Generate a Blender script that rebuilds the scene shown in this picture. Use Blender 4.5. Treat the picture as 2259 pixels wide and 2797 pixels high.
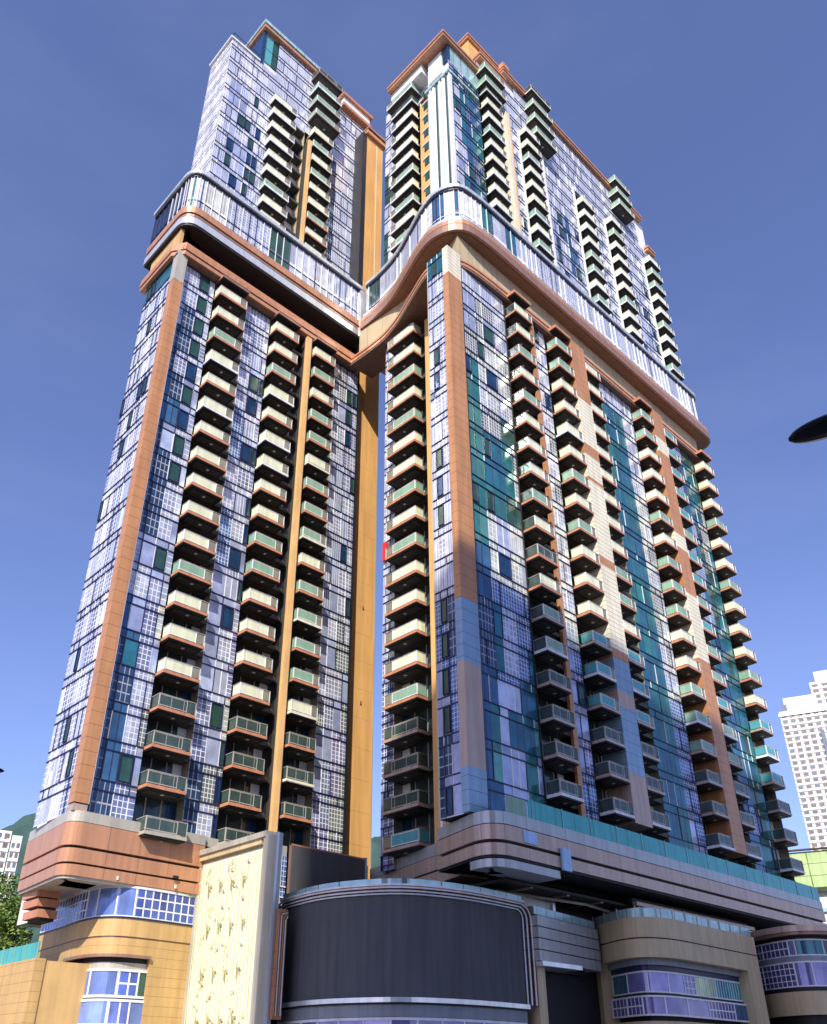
import bpy, math, random
from mathutils import Vector, Matrix
random.seed(7)
scn = bpy.context.scene
for o in list(bpy.data.objects): bpy.data.objects.remove(o)
C = scn.collection
R = math.radians

# ------------------------------------------------------------------ camera
# world: camera at the origin (eye height), X runs along the long facades, Z up, ground at GZ
GZ = -1.6
TH, YAW = .5219, .8075
cd = bpy.data.cameras.new('camera'); cam = bpy.data.objects.new('camera', cd); C.objects.link(cam)
scn.camera = cam
fw_h = Vector((math.cos(YAW), math.sin(YAW), 0)); rt = Vector((math.sin(YAW), -math.cos(YAW), 0))
fw = fw_h*math.cos(TH) + Vector((0, 0, math.sin(TH))); up = rt.cross(fw)
cam.matrix_world = Matrix(((rt.x, up.x, -fw.x, 0), (rt.y, up.y, -fw.y, 0), (rt.z, up.z, -fw.z, 0), (0, 0, 0, 1)))
cd.sensor_fit = 'VERTICAL'; cd.sensor_height = 36; cd.lens = 2345.2/2797*36
cd.shift_x = (1129.5-1093.4)/2797; cd.shift_y = (1596-1398.5)/2797
cd.clip_start = .1; cd.clip_end = 6000

# ------------------------------------------------------------------ sky, sun, exposure
SUN = Vector((-1, -.75, 1.05)).normalized()
w = bpy.data.worlds.new('World'); scn.world = w; w.use_nodes = True
nt = w.node_tree; bg = nt.nodes['Background']
sky = nt.nodes.new('ShaderNodeTexSky'); sky.sky_type = 'NISHITA'; sky.sun_disc = False
sky.sun_elevation = math.asin(SUN.z); sky.sun_rotation = math.atan2(SUN.x, SUN.y)
sky.air_density = 1.0; sky.dust_density = .7; sky.ozone_density = 7
tn = nt.nodes.new('ShaderNodeMix'); tn.data_type = 'RGBA'; tn.blend_type = 'MULTIPLY'; tn.inputs[0].default_value = 1; tn.inputs[7].default_value = (1.25, .97, 1.06, 1)
nt.links.new(sky.outputs[0], tn.inputs[6]); tcn = nt.nodes.new('ShaderNodeTexCoord'); mpn = nt.nodes.new('ShaderNodeMapping'); mpn.inputs['Scale'].default_value = (1.2, 1.2, 4.5); mpn.inputs['Rotation'].default_value = (.3, .2, 0); nt.links.new(tcn.outputs['Generated'], mpn.inputs['Vector'])
ns = nt.nodes.new('ShaderNodeTexNoise'); ns.inputs['Scale'].default_value = 1.7; ns.inputs['Detail'].default_value = 8; ns.inputs['Roughness'].default_value = .6; nt.links.new(mpn.outputs[0], ns.inputs['Vector'])
nr = nt.nodes.new('ShaderNodeMapRange'); nr.inputs[1].default_value = .48; nr.inputs[2].default_value = .85; nr.inputs[4].default_value = .06; nt.links.new(ns.outputs[0], nr.inputs[0])
cl_ = nt.nodes.new('ShaderNodeMix'); cl_.data_type = 'RGBA'; nt.links.new(nr.outputs[0], cl_.inputs[0]); nt.links.new(tn.outputs[2], cl_.inputs[6]); cl_.inputs[7].default_value = (4.2, 4.6, 5.6, 1)
nt.links.new(cl_.outputs[2], bg.inputs[0]); bg.inputs[1].default_value = .15
sl = bpy.data.lights.new('sun', 'SUN'); sl.energy = 4.6; sl.angle = R(.5); sl.color = (1, .93, .82)
so = bpy.data.objects.new('sun', sl); C.objects.link(so)
so.rotation_euler = (-SUN).to_track_quat('-Z', 'Y').to_euler(); so.location = (-60, -40, 90)
scn.view_settings.view_transform = 'Standard'; scn.view_settings.look = 'None'
scn.view_settings.exposure = .45; scn.view_settings.gamma = 1
scn.render.engine = 'CYCLES'

# ------------------------------------------------------------------ materials
M = {}
def mat(name, col, rough=.5, metal=0., var=.12, vs=.6, seam=None, bump=0., spec=.5):
    m = bpy.data.materials.new(name); m.use_nodes = True; n = m.node_tree; L = n.links
    b = n.nodes['Principled BSDF']; b.inputs['Roughness'].default_value = rough; b.inputs['Metallic'].default_value = metal
    b.inputs['Specular IOR Level'].default_value = spec
    g = n.nodes.new('ShaderNodeNewGeometry')
    no = n.nodes.new('ShaderNodeTexNoise'); no.inputs['Scale'].default_value = vs; no.inputs['Detail'].default_value = 6; no.inputs['Roughness'].default_value = .65
    L.new(g.outputs['Position'], no.inputs['Vector'])
    mr = n.nodes.new('ShaderNodeMapRange'); mr.inputs[1].default_value = .25; mr.inputs[2].default_value = .75
    mr.inputs[3].default_value = 1-var; mr.inputs[4].default_value = 1+var
    L.new(no.outputs[0], mr.inputs[0])
    hs = n.nodes.new('ShaderNodeHueSaturation'); hs.inputs['Color'].default_value = (*col, 1)
    mp = n.nodes.new('ShaderNodeMapping'); mp.inputs['Scale'].default_value = (2.2, 2.2, .16); L.new(g.outputs['Position'], mp.inputs['Vector'])
    st = n.nodes.new('ShaderNodeTexNoise'); st.inputs['Scale'].default_value = 1.; st.inputs['Detail'].default_value = 4; L.new(mp.outputs[0], st.inputs['Vector'])
    sr = n.nodes.new('ShaderNodeMapRange'); sr.inputs[1].default_value = .35; sr.inputs[2].default_value = .65; sr.inputs[3].default_value = .88; sr.inputs[4].default_value = 1.08; L.new(st.outputs[0], sr.inputs[0])
    ml = n.nodes.new('ShaderNodeMath'); ml.operation = 'MULTIPLY'; L.new(mr.outputs[0], ml.inputs[0]); L.new(sr.outputs[0], ml.inputs[1])
    L.new(ml.outputs[0], hs.inputs['Value']); out = hs.outputs[0]
    if seam:                                   # panel joints: (vertical pitch, horizontal pitch, joint width)
        sp = n.nodes.new('ShaderNodeSeparateXYZ'); L.new(g.outputs['Position'], sp.inputs[0])
        ad = n.nodes.new('ShaderNodeMath'); ad.operation = 'ADD'; L.new(sp.outputs[0], ad.inputs[0]); L.new(sp.outputs[1], ad.inputs[1])
        last = None
        for src, pitch in ((sp.outputs[2], seam[0]), (ad.outputs[0], seam[1])):
            if not pitch: continue
            mo = n.nodes.new('ShaderNodeMath'); mo.operation = 'WRAP'; mo.inputs[1].default_value = pitch; mo.inputs[2].default_value = 0
            L.new(src, mo.inputs[0])
            lt = n.nodes.new('ShaderNodeMath'); lt.operation = 'LESS_THAN'; lt.inputs[1].default_value = seam[2]; L.new(mo.outputs[0], lt.inputs[0])
            if last:
                mx = n.nodes.new('ShaderNodeMath'); mx.operation = 'MAXIMUM'; L.new(last, mx.inputs[0]); L.new(lt.outputs[0], mx.inputs[1]); last = mx.outputs[0]
            else: last = lt.outputs[0]
        mm = n.nodes.new('ShaderNodeMix'); mm.data_type = 'RGBA'; L.new(last, mm.inputs[0]); L.new(out, mm.inputs[6])
        mm.inputs[7].default_value = (col[0]*.35, col[1]*.3, col[2]*.3, 1); out = mm.outputs[2]
    L.new(out, b.inputs['Base Color'])
    if bump:
        bp = n.nodes.new('ShaderNodeBump'); bp.inputs['Strength'].default_value = bump; bp.inputs['Distance'].default_value = .1
        L.new(no.outputs[0], bp.inputs['Height']); L.new(bp.outputs[0], b.inputs['Normal'])
    M[name] = m; return m

mat('copper', (.56, .27, .12), .38, .15, .10, .35, (1.05, 0, .035))
mat('copper_band', (.55, .275, .155), .36, .2, .08, .3, (0, 2.6, .03))
mat('slab_edge', (.54, .24, .13), .45, .0, .14, 1.2)
mat('bronze', (.34, .20, .15), .4, .3, .12, .5)
mat('bronze_grey', (.54, .40, .32), .38, .25, .1, .4, (0, 2.3, .03))
mat('grey_blue', (.46, .48, .48), .35, .3, .08, .3, (0, 2.3, .025))
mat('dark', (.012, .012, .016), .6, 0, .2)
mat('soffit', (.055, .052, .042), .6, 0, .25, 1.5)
mat('soffit_brown', (.20, .11, .075), .6, 0, .15, .5)
mat('white', (.78, .80, .82), .4, 0, .05, .6)
mat('white_metal', (.74, .78, .80), .25, .5, .05, .6)
mat('cream_tile', (.78, .74, .58), .5, 0, .08, .8, (.52, 0, .05))
mat('blue_cast_copper', (.28, .42, .54), .25, .3, .08, .8, (1.05, 0, .04))  # copper under bluish reflection and shade, painted as its own colour
mat('orange_wall', (.72, .40, .135), .6, 0, .07, .18, (3.15, 0, .02))
mat('orange_strip', (.76, .47, .20), .55, 0, .12, .5)
mat('tan_wall', (.52, .43, .27), .6, 0, .1, .3, (0, 2.4, .04))
mat('stone', (.56, .36, .145), .6, 0, .10, .5, (.62, 0, .02), .1)
mat('stone_plain', (.58, .375, .155), .6, 0, .12, .4)
mat('stone_grey', (.58, .46, .27), .6, 0, .1, .3)
mat('screen', (.105, .108, .115), .9, 0, .05, .6, None, 0, .1)
mat('cream_film', (.74, .77, .55), .5, 0, .07, 1.)
mat('green_film', (.25, .42, .30), .35, 0, .12, 1.)
mat('teal_film', (.10, .40, .42), .3, .1, .12, 1.)
mat('clear_glass', (.06, .095, .085), .15, .15, .3, 1.3)
mat('door_glass', (.05, .075, .085), .12, .3, .5, .9)
mat('side_glass', (.27, .26, .20), .25, .1, .3, 1.)
mat('turquoise', (.06, .42, .40), .18, .15, .15, .7, (0, 2.4, .06))
mat('turquoise_pale', (.42, .62, .62), .2, .2, .2, 1.2, (0, 1.5, .08))
mat('window_green', (.04, .11, .085), .1, .35, .4, 1.)
mat('window_navy', (.02, .07, .17), .1, .4, .4, 1.)
mat('navy_frame', (.015, .02, .07), .4, 0, .1)
mat('blue_panel', (.35, .55, .78), .3, .1, .1)
mat('red', (.75, .03, .03), .5)
mat('lamp_black', (.01, .01, .012), .35)
mat('panel_cream', (.78, .79, .57), .5, 0, .10, .5, (0, .42, .02))
mat('panel_mark', (.42, .38, .20), .6)
mat('panel_pink', (.78, .42, .38), .6)
mat('panel_twig', (.62, .62, .36), .6)
mat('frame_tan', (.50, .47, .40), .4, .2, .1, .4)
mat('asphalt', (.16, .15, .135), .9, 0, .2, 2.)
mat('concrete', (.42, .40, .36), .8, 0, .15, 1.)
mat('white_wall', (.74, .74, .70), .7, 0, .06, .08)
mat('far_window', (.16, .15, .15), .3, .0, .3, .4)
mat('far_dark', (.13, .16, .22), .4)
mat('net_green', (.42, .56, .26), .8, 0, .15, .25, (1.9, 0, .1))
mat('hill', (.045, .085, .075), 1, 0, .45, .02, None, 0, .1)
mat('earth', (.06, .07, .035), 1, 0, .4, .2)
mat('bark', (.10, .07, .05), .9)
mat('block_grey', (.24, .27, .30), .5, .1, .2, .1)

# curtain-wall glass: UV counts panes inside a cell, the colour attribute is the pane, its alpha the frame
def curtain():
    m = bpy.data.materials.new('curtain_glass'); m.use_nodes = True; n = m.node_tree; L = n.links; b = n.nodes['Principled BSDF']
    uv = n.nodes.new('ShaderNodeUVMap'); sp = n.nodes.new('ShaderNodeSeparateXYZ'); L.new(uv.outputs[0], sp.inputs[0])
    ms = []
    for i, t in ((0, .17), (1, .13)):
        f = n.nodes.new('ShaderNodeMath'); f.operation = 'FRACT'; L.new(sp.outputs[i], f.inputs[0])
        a = n.nodes.new('ShaderNodeMath'); a.operation = 'LESS_THAN'; a.inputs[1].default_value = t; L.new(f.outputs[0], a.inputs[0]); ms.append(a.outputs[0])
    mx = n.nodes.new('ShaderNodeMath'); mx.operation = 'MAXIMUM'; L.new(ms[0], mx.inputs[0]); L.new(ms[1], mx.inputs[1])
    at = n.nodes.new('ShaderNodeVertexColor'); at.layer_name = 'pane'
    fr = n.nodes.new('ShaderNodeMix'); fr.data_type = 'RGBA'; L.new(at.outputs[1], fr.inputs[0])
    fr.inputs[6].default_value = (.02, .03, .10, 1); fr.inputs[7].default_value = (.84, .84, .84, 1)
    g = n.nodes.new('ShaderNodeNewGeometry'); no = n.nodes.new('ShaderNodeTexNoise'); no.inputs['Scale'].default_value = .9; no.inputs['Detail'].default_value = 4
    L.new(g.outputs['Position'], no.inputs['Vector'])
    mr = n.nodes.new('ShaderNodeMapRange'); mr.inputs[1].default_value = .3; mr.inputs[2].default_value = .7; mr.inputs[3].default_value = .8; mr.inputs[4].default_value = 1.22
    fl = n.nodes.new('ShaderNodeVectorMath'); fl.operation = 'FLOOR'; L.new(uv.outputs[0], fl.inputs[0]); av = n.nodes.new('ShaderNodeVectorMath'); av.operation = 'MULTIPLY_ADD'; L.new(at.outputs[0], av.inputs[0]); av.inputs[1].default_value = (37, 53, 71); L.new(fl.outputs[0], av.inputs[2])
    wn = n.nodes.new('ShaderNodeTexWhiteNoise'); L.new(av.outputs[0], wn.inputs['Vector']); wr = n.nodes.new('ShaderNodeMapRange'); wr.inputs[3].default_value = .72; wr.inputs[4].default_value = 1.25; L.new(wn.outputs[0], wr.inputs[0])
    pm = n.nodes.new('ShaderNodeMath'); pm.operation = 'MULTIPLY'; L.new(mr.outputs[0], pm.inputs[0]); L.new(wr.outputs[0], pm.inputs[1])
    L.new(no.outputs[0], mr.inputs[0]); hs = n.nodes.new('ShaderNodeHueSaturation'); L.new(pm.outputs[0], hs.inputs['Value']); L.new(at.outputs[0], hs.inputs['Color'])
    cm = n.nodes.new('ShaderNodeMix'); cm.data_type = 'RGBA'; L.new(mx.outputs[0], cm.inputs[0]); L.new(hs.outputs[0], cm.inputs[6]); L.new(fr.outputs[2], cm.inputs[7])
    L.new(cm.outputs[2], b.inputs['Base Color'])
    iv = n.nodes.new('ShaderNodeMapRange'); iv.inputs[3].default_value = .28; iv.inputs[4].default_value = 0; L.new(mx.outputs[0], iv.inputs[0]); L.new(iv.outputs[0], b.inputs['Metallic'])
    rv = n.nodes.new('ShaderNodeMapRange'); rv.inputs[3].default_value = .14; rv.inputs[4].default_value = .45; L.new(mx.outputs[0], rv.inputs[0]); L.new(rv.outputs[0], b.inputs['Roughness'])
    n2 = n.nodes.new('ShaderNodeTexNoise'); n2.inputs['Scale'].default_value = .55; L.new(g.outputs['Position'], n2.inputs['Vector'])
    bp = n.nodes.new('ShaderNodeBump'); bp.inputs['Strength'].default_value = .12; bp.inputs['Distance'].default_value = .15; L.new(n2.outputs[0], bp.inputs['Height']); L.new(bp.outputs[0], b.inputs['Normal'])
    M['curtain'] = m
curtain()
def foliage(name, c1, c2, sc=.5):
    m = bpy.data.materials.new(name); m.use_nodes = True; n = m.node_tree; L = n.links; b = n.nodes['Principled BSDF']; b.inputs['Roughness'].default_value = .7
    g = n.nodes.new('ShaderNodeNewGeometry'); no = n.nodes.new('ShaderNodeTexNoise'); no.inputs['Scale'].default_value = sc; no.inputs['Detail'].default_value = 5
    L.new(g.outputs['Position'], no.inputs['Vector']); cr = n.nodes.new('ShaderNodeValToRGB')
    cr.color_ramp.elements[0].position = .35; cr.color_ramp.elements[0].color = (*c1, 1); cr.color_ramp.elements[1].position = .65; cr.color_ramp.elements[1].color = (*c2, 1)
    L.new(no.outputs[0], cr.inputs[0]); L.new(cr.outputs[0], b.inputs['Base Color']); M[name] = m
foliage('leaf', (.05, .11, .02), (.22, .30, .06))

# ------------------------------------------------------------------ mesh builder
class MB:
    def __init__(s): s.v = []; s.f = []; s.m = []; s.uv = []; s.c = []; s.names = []
    def mi(s, name):
        if name not in s.names: s.names.append(name)
        return s.names.index(name)
    def face(s, pts, mt, uv=None, col=None):
        i = len(s.v); s.v += [tuple(p) for p in pts]; s.f.append(tuple(range(i, i+len(pts)))); s.m.append(s.mi(mt)); s.uv.append(uv); s.c.append(col)
    def box(s, x0, y0, z0, x1, y1, z1, mt):
        if x0 > x1: x0, x1 = x1, x0
        if y0 > y1: y0, y1 = y1, y0
        a = (x0, y0, z0); b = (x1, y0, z0); c = (x1, y1, z0); d = (x0, y1, z0); e = (x0, y0, z1); f = (x1, y0, z1); g = (x1, y1, z1); h = (x0, y1, z1)
        for q in ((a, d, c, b), (e, f, g, h), (a, b, f, e), (b, c, g, f), (c, d, h, g), (d, a, e, h)): s.face(q, mt)
        return s
    def prism(s, poly, z0, z1, mt, cap=None):
        n = len(poly)
        ar = sum(poly[i][0]*poly[(i+1) % n][1]-poly[(i+1) % n][0]*poly[i][1] for i in range(n))
        if ar < 0: poly = poly[::-1]
        for i in range(n):
            p, q = poly[i], poly[(i+1) % n]; s.face(((*p, z0), (*q, z0), (*q, z1), (*p, z1)), mt)
        s.face([(*p, z1) for p in poly], cap or mt); s.face([(*p, z0) for p in poly[::-1]], cap or mt); return s
    def band(s, path, e0, e1, z0, z1, mt, uvw=None, col=None):
        # solid band following a plan path: outer face offset e1 to the right-hand (outer) side, inner face offset e0
        a = offset(path, e1); b = offset(path, e0); n = len(path)
        for i in range(n-1):
            s.face(((*a[i], z0), (*a[i+1], z0), (*a[i+1], z1), (*a[i], z1)), mt)
            s.face(((*a[i], z1), (*a[i+1], z1), (*b[i+1], z1), (*b[i], z1)), mt)
            s.face(((*b[i], z0), (*b[i+1], z0), (*a[i+1], z0), (*a[i], z0)), mt)
            s.face(((*b[i+1], z0), (*b[i], z0), (*b[i], z1), (*b[i+1], z1)), mt)
        for i, fl in ((0, 1), (n-1, 0)):
            q = ((*b[i], z0), (*a[i], z0), (*a[i], z1), (*b[i], z1)); s.face(q if fl else q[::-1], mt)
        return s
    def sheet(s, path, e, z0, z1, mt, cells=None):
        a = offset(path, e)
        for i in range(len(path)-1): s.face(((*a[i], z0), (*a[i+1], z0), (*a[i+1], z1), (*a[i], z1)), mt)
        return s
    def tube(s, pts, r, mt, seg=8, closed=False):
        pts = [Vector(p) for p in pts]; rings = []
        for i, p in enumerate(pts):
            rr = r[i] if isinstance(r, (list, tuple)) else r
            d = (pts[min(i+1, len(pts)-1)]-pts[max(i-1, 0)]).normalized(); u = d.cross(Vector((0, 0, 1)))
            if u.length < .05: u = d.cross(Vector((1, 0, 0)))
            u.normalize(); v = u.cross(d)
            rings.append([p+(u*math.cos(k*2*math.pi/seg)+v*math.sin(k*2*math.pi/seg))*rr for k in range(seg)])
        for i in range(len(rings)-1):
            for k in range(seg): s.face((rings[i][k], rings[i+1][k], rings[i+1][(k+1) % seg], rings[i][(k+1) % seg]), mt)
        s.face(rings[0][::1], mt); s.face(rings[-1][::-1], mt); return s
    def mesh(s, name):
        me = bpy.data.meshes.new(name); me.from_pydata(s.v, [], s.f)
        for nm in s.names: me.materials.append(M[nm])
        me.polygons.foreach_set('material_index', s.m)
        if any(u is not None for u in s.uv):
            me.uv_layers.new(name='UVMap'); me.color_attributes.new('pane', 'FLOAT_COLOR', 'CORNER'); ul = me.uv_layers['UVMap']; ca = me.color_attributes['pane']; k = 0
            for i, f in enumerate(s.f):
                for j in range(len(f)):
                    if s.uv[i]: ul.data[k].uv = s.uv[i][j]
                    if s.c[i]: ca.data[k].color = s.c[i]
                    k += 1
        me.update(); return me
    def build(s, name, parent=None, label=None, kind=None):
        o = bpy.data.objects.new(name, s.mesh(name)); C.objects.link(o)
        if parent:
            o.parent = parent
            p = parent; off = Vector(p.location)
            while p.parent: p = p.parent; off += Vector(p.location)
            o.location = -off
        if label: o['label'] = label
        if kind: o['kind'] = kind
        return o
def offset(path, e):
    out = []
    n = len(path)
    for i in range(n):
        p = Vector(path[i][:2]); a = Vector(path[max(i-1, 0)][:2]); b = Vector(path[min(i+1, n-1)][:2])
        d1 = (p-a); d2 = (b-p)
        if d1.length < 1e-6: d1 = d2
        if d2.length < 1e-6: d2 = d1
        d1.normalize(); d2.normalize(); n1 = Vector((d1.y, -d1.x)); n2 = Vector((d2.y, -d2.x)); m = n1+n2; m.normalize()
        q = p+m*(e/max(.35, m.dot(n1))); out.append((q.x, q.y))
    return out
def smooth(pts, k=6):
    out = []
    n = len(pts)
    for i in range(n-1):
        p0, p1, p2, p3 = (Vector(pts[max(i-1, 0)]), Vector(pts[i]), Vector(pts[i+1]), Vector(pts[min(i+2, n-1)]))
        for j in range(k):
            t = j/k; q = .5*((2*p1)+(-p0+p2)*t+(2*p0-5*p1+4*p2-p3)*t*t+(-p0+3*p1-3*p2+p3)*t**3); out.append((q.x, q.y))
    out.append(tuple(pts[-1])); return out
def rounded(pts, rads, k=7):
    out = [tuple(pts[0])]
    for i in range(1, len(pts)-1):
        r = rads[i-1]; p = Vector(pts[i]); a = (Vector(pts[i-1])-p).normalized(); b = (Vector(pts[i+1])-p).normalized()
        if r <= 0: out.append(tuple(p)); continue
        p1 = p+a*r; p2 = p+b*r
        for j in range(k+1):
            t = j/k; q = p1*(1-t)**2+p*2*t*(1-t)+p2*t*t; out.append((q.x, q.y))
    out.append(tuple(pts[-1])); return out
def thing(name, label, cat, loc, group=None, kind=None):
    o = bpy.data.objects.new(name, None); C.objects.link(o); o.location = loc; o['label'] = label; o['category'] = cat
    if group: o['group'] = group
    if kind: o['kind'] = kind
    return o

# ------------------------------------------------------------------ facade cells
KIND = {  # pane colour (lilacs: sky reflection painted in), frame (1 white .. 0 navy), pane width, pane height
 'LIL': ((.42, .48, .68), 1, 9, 9), 'LI2': ((.53, .58, .74), 1, .75, 9), 'LIG': ((.44, .49, .66), 1, .42, .55),
 'GRD': ((.22, .26, .44), 1, .42, .48), 'GRL': ((.46, .50, .64), 1, .40, .45), 'GRP': ((.28, .28, .50), 1, .5, .42),
 'STR': ((.42, .48, .66), 1, .30, 9), 'STW': ((.54, .58, .72), 1, .26, 9), 'WHT': ((.72, .73, .82), 1, .5, 1.1),
 'NAV': ((.02, .045, .12), 0, 9, 9), 'NAS': ((.03, .07, .16), .45, .4, .8), 'BLU': ((.05, .14, .27), 0, .8, 9), 'BLG': ((.10, .21, .48), .85, .34, .4),
 'TEA': ((.04, .20, .20), .05, 1.2, 9), 'TEL': ((.10, .30, .27), .1, 9, 9), 'TEB': ((.03, .17, .24), .05, .9, 9), 'GRN': ((.05, .12, .09), .1, 9, 9),
 'CRM': ((.22, .25, .25), 1, .34, .38), 'CRL': ((.58, .62, .57), 1, .5, .5), 'CRW': ((.74, .76, .70), 1, .3, 9)}
def pt(pl, off, a, z, d=0.):   # pl 'F': plane Y = off facing -Y, a = X ; 'S': plane X = off facing -X, a = Y
    return (a, off-d, z) if pl == 'F' else (off-d, a, z)
def quad(mb, pl, off, a0, a1, z0, z1, mt, d=0., uv=None, col=None):
    q = [pt(pl, off, a0, z0, d), pt(pl, off, a1, z0, d), pt(pl, off, a1, z1, d), pt(pl, off, a0, z1, d)]
    if pl == 'S': q = q[::-1]; uv = uv[::-1] if uv else None
    mb.face(q, mt, uv, col)
def pbox(mb, pl, off, a0, a1, z0, z1, d0, d1, mt):
    if pl == 'F': mb.box(a0, off-d1, z0, a1, off-d0, z1, mt)
    else: mb.box(off-d1, a0, z0, off-d0, a1, z1, mt)
WINS = []
def cell(mb, pl, off, a0, a1, z0, z1, k, rng):
    c, fr, pw, ph = KIND[k]; v = 1+rng.uniform(-.14, .14)
    col = (c[0]*v, c[1]*v, c[2]*(1+(v-1)*.5), fr)
    nx = max(1, round((a1-a0)/pw)) if pw < 9 else 1; ny = max(1, round((z1-z0)/ph)) if ph < 9 else 1
    # a lone big pane gets thin joints, not a thick frame
    if nx == 1 and ny == 1: u0, u1, v0, v1 = .13, .995, .105, .995
    elif ny == 1: u0, u1, v0, v1 = 0, nx, .13, .99
    else: u0, u1, v0, v1 = 0, nx, 0, ny
    quad(mb, pl, off, a0, a1, z0, z1, 'curtain', 0, [(u0, v0), (u1, v0), (u1, v1), (u0, v1)], col)
def facade(mb, pl, off, a0, a1, z0, z1, style, seed, line='navy_frame', zb=16.2, fh=3.15, sp=.8, cw=(.75, 1.35), win=None):
    rng = random.Random(seed)
    cols = [a0]
    while cols[-1] < a1-.01:
        nx = cols[-1]+rng.uniform(*cw); cols.append(a1 if a1-nx < cw[0]*.7 else nx)
    k0 = math.floor((z0-zb)/fh); k = k0
    while zb+k*fh < z1-.05:
        f0 = zb+k*fh
        for zz0, zz1, sb in ((f0-.0, f0+fh-sp, 0), (f0+fh-sp, f0+fh, 1)):
            y0, y1 = max(zz0, z0), min(zz1, z1)
            if y1-y0 < .12: continue
            for i in range(len(cols)-1):
                c0, c1 = cols[i], cols[i+1]; h = random.Random(seed*7919+(i//2)*131+(k//2)*17+i % 2*(k % 3)).random()
                kd = style((c0+c1)/2, (y0+y1)/2, h, sb, rng)
                if win and not sb and y1-y0 > 1.8 and win((c0+c1)/2, (y0+y1)/2, rng): WINS.append((pl, off, c0+.08, c1-.08, y0+.15, y1-.1))
                cell(mb, pl, off, c0, c1, y0, y1, kd, rng)
                if i and rng.random() < .55: pbox(mb, pl, off, c0-.035, c0+.035, y0+.02, y1-.02, 0, .05, line if rng.random() < .6 else 'white')
            if y0 == zz0: pbox(mb, pl, off, a0+.004, a1-.004, y0-.045, y0+.045, 0, .07, line)
        k += 1
def make_windows(parent, limit=95):
    global WINS
    random.Random(3).shuffle(WINS)
    for (pl, off, a0, a1, z0, z1) in WINS[:limit]:
        mb = MB(); t = .06
        for q in ((a0, a1, z0, z0+t), (a0, a1, z1-t, z1), (a0, a0+t, z0+t, z1-t), (a1-t, a1, z0+t, z1-t)): pbox(mb, pl, off, *q, .002, .12, 'navy_frame')
        f = mb.build('window', parent)
        g = MB(); pbox(g, pl, off, a0+t, a1-t, z0+t, z1-t, .004, .05, random.choice(('window_green', 'window_green', 'window_navy'))); g.build('pane', f)
    WINS = []
def recess(mb, pl, off, a0, a1, z0, z1, depth=1.15, side='orange_strip', back='door_glass', fh=3.15, zb=16.2):
    quad(mb, pl, off, a0, a1, z0, z1, back, -depth)
    for (a, fl) in ((a0, 0), (a1, 1)):      # side walls
        q = [pt(pl, off, a, z0), pt(pl, off, a, z0, -depth), pt(pl, off, a, z1, -depth), pt(pl, off, a, z1)]
        mb.face(q if (fl == 0) == (pl == 'F') else q[::-1], side)
    k = math.ceil((z0-zb)/fh)
    while zb+k*fh < z1:
        f = zb+k*fh
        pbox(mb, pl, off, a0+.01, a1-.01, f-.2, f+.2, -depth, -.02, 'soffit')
        for t in (.34, .67): pbox(mb, pl, off, a0+(a1-a0)*t-.04, a0+(a1-a0)*t+.04, f+.2, min(f+2.9, z1), -depth+.001, -depth+.07, 'frame_tan')
        pbox(mb, pl, off, a0+(a1-a0)*.8, a1-.012, f+.2, min(f+2.9, z1), -depth+.002, -depth+.05, 'white' if k % 3 else 'window_navy')
        k += 1

# ------------------------------------------------------------------ balconies (shared meshes)
BM = {}
def balcony_mesh(pl, w, d, edge, rail, back):
    key = (pl, round(w, 2), d, edge, rail, back)
    if key in BM: return BM[key]
    s = MB(); r = MB()
    def bx(mb, a0, a1, d0, d1, z0, z1, mt):   # local: a along the facade from the near front corner, d inward from the front
        if pl == 'F': mb.box(a0, d0, z0, a1, d1, z1, mt)
        else: mb.box(d0, a0, z0, d1, a1, z1, mt)
    D = d+.3
    bx(s, 0, w, 0, D, -.30, -.04, edge); bx(s, .09, w-.09, .09, D, -.42, -.302, 'dark'); bx(s, .42, w-.38, .42, D-.25, -.47, -.425, 'soffit')  # soffit and black border darkened, shade under the slab painted in
    bx(s, w*.5, w*.5+.25, d*.5, d*.5+.25, -.50, -.472, 'white')
    film = rail.split('|')[0]; sd = 'clear_glass' if '|' in rail else film; rail = film
    fp = w*.74
    bx(r, .10, fp, .06, .12, .06, .98, film); bx(r, fp+.07, w-.08, .07, .11, .06, .96, 'side_glass' if rail != 'clear_glass' else 'clear_glass')
    [bx(r, .10, fp, .045, .058, a, a+.07, 'white' if film != 'clear_glass' else 'frame_tan') for a in (.05, .92)]; bx(r, .06, .11, .16, d-.1, .06, .98, sd); bx(r, w-.12, w-.07, .16, d-.1, .06, .96, 'side_glass')
    for a in (.04, fp, w-.09): bx(r, a, a+.06, .03, .15, 0, 1.0, 'white' if rail != 'clear_glass' else 'frame_tan')
    bx(r, .03, w-.03, .02, .14, 1.005, 1.05, 'frame_tan'); bx(r, .02, .14, .145, d, 1.005, 1.05, 'frame_tan'); bx(r, w-.14, w-.03, .145, d, 1.005, 1.05, 'frame_tan')
    if rail == 'clear_glass':
        n = 3
        for i in range(1, n): bx(r, w*i/n-.02, w*i/n+.02, .05, .13, .0, 1.004, 'frame_tan')
    BM[key] = (s.mesh('balcony'), r.mesh('railing'), s, r); return BM[key]
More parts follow.
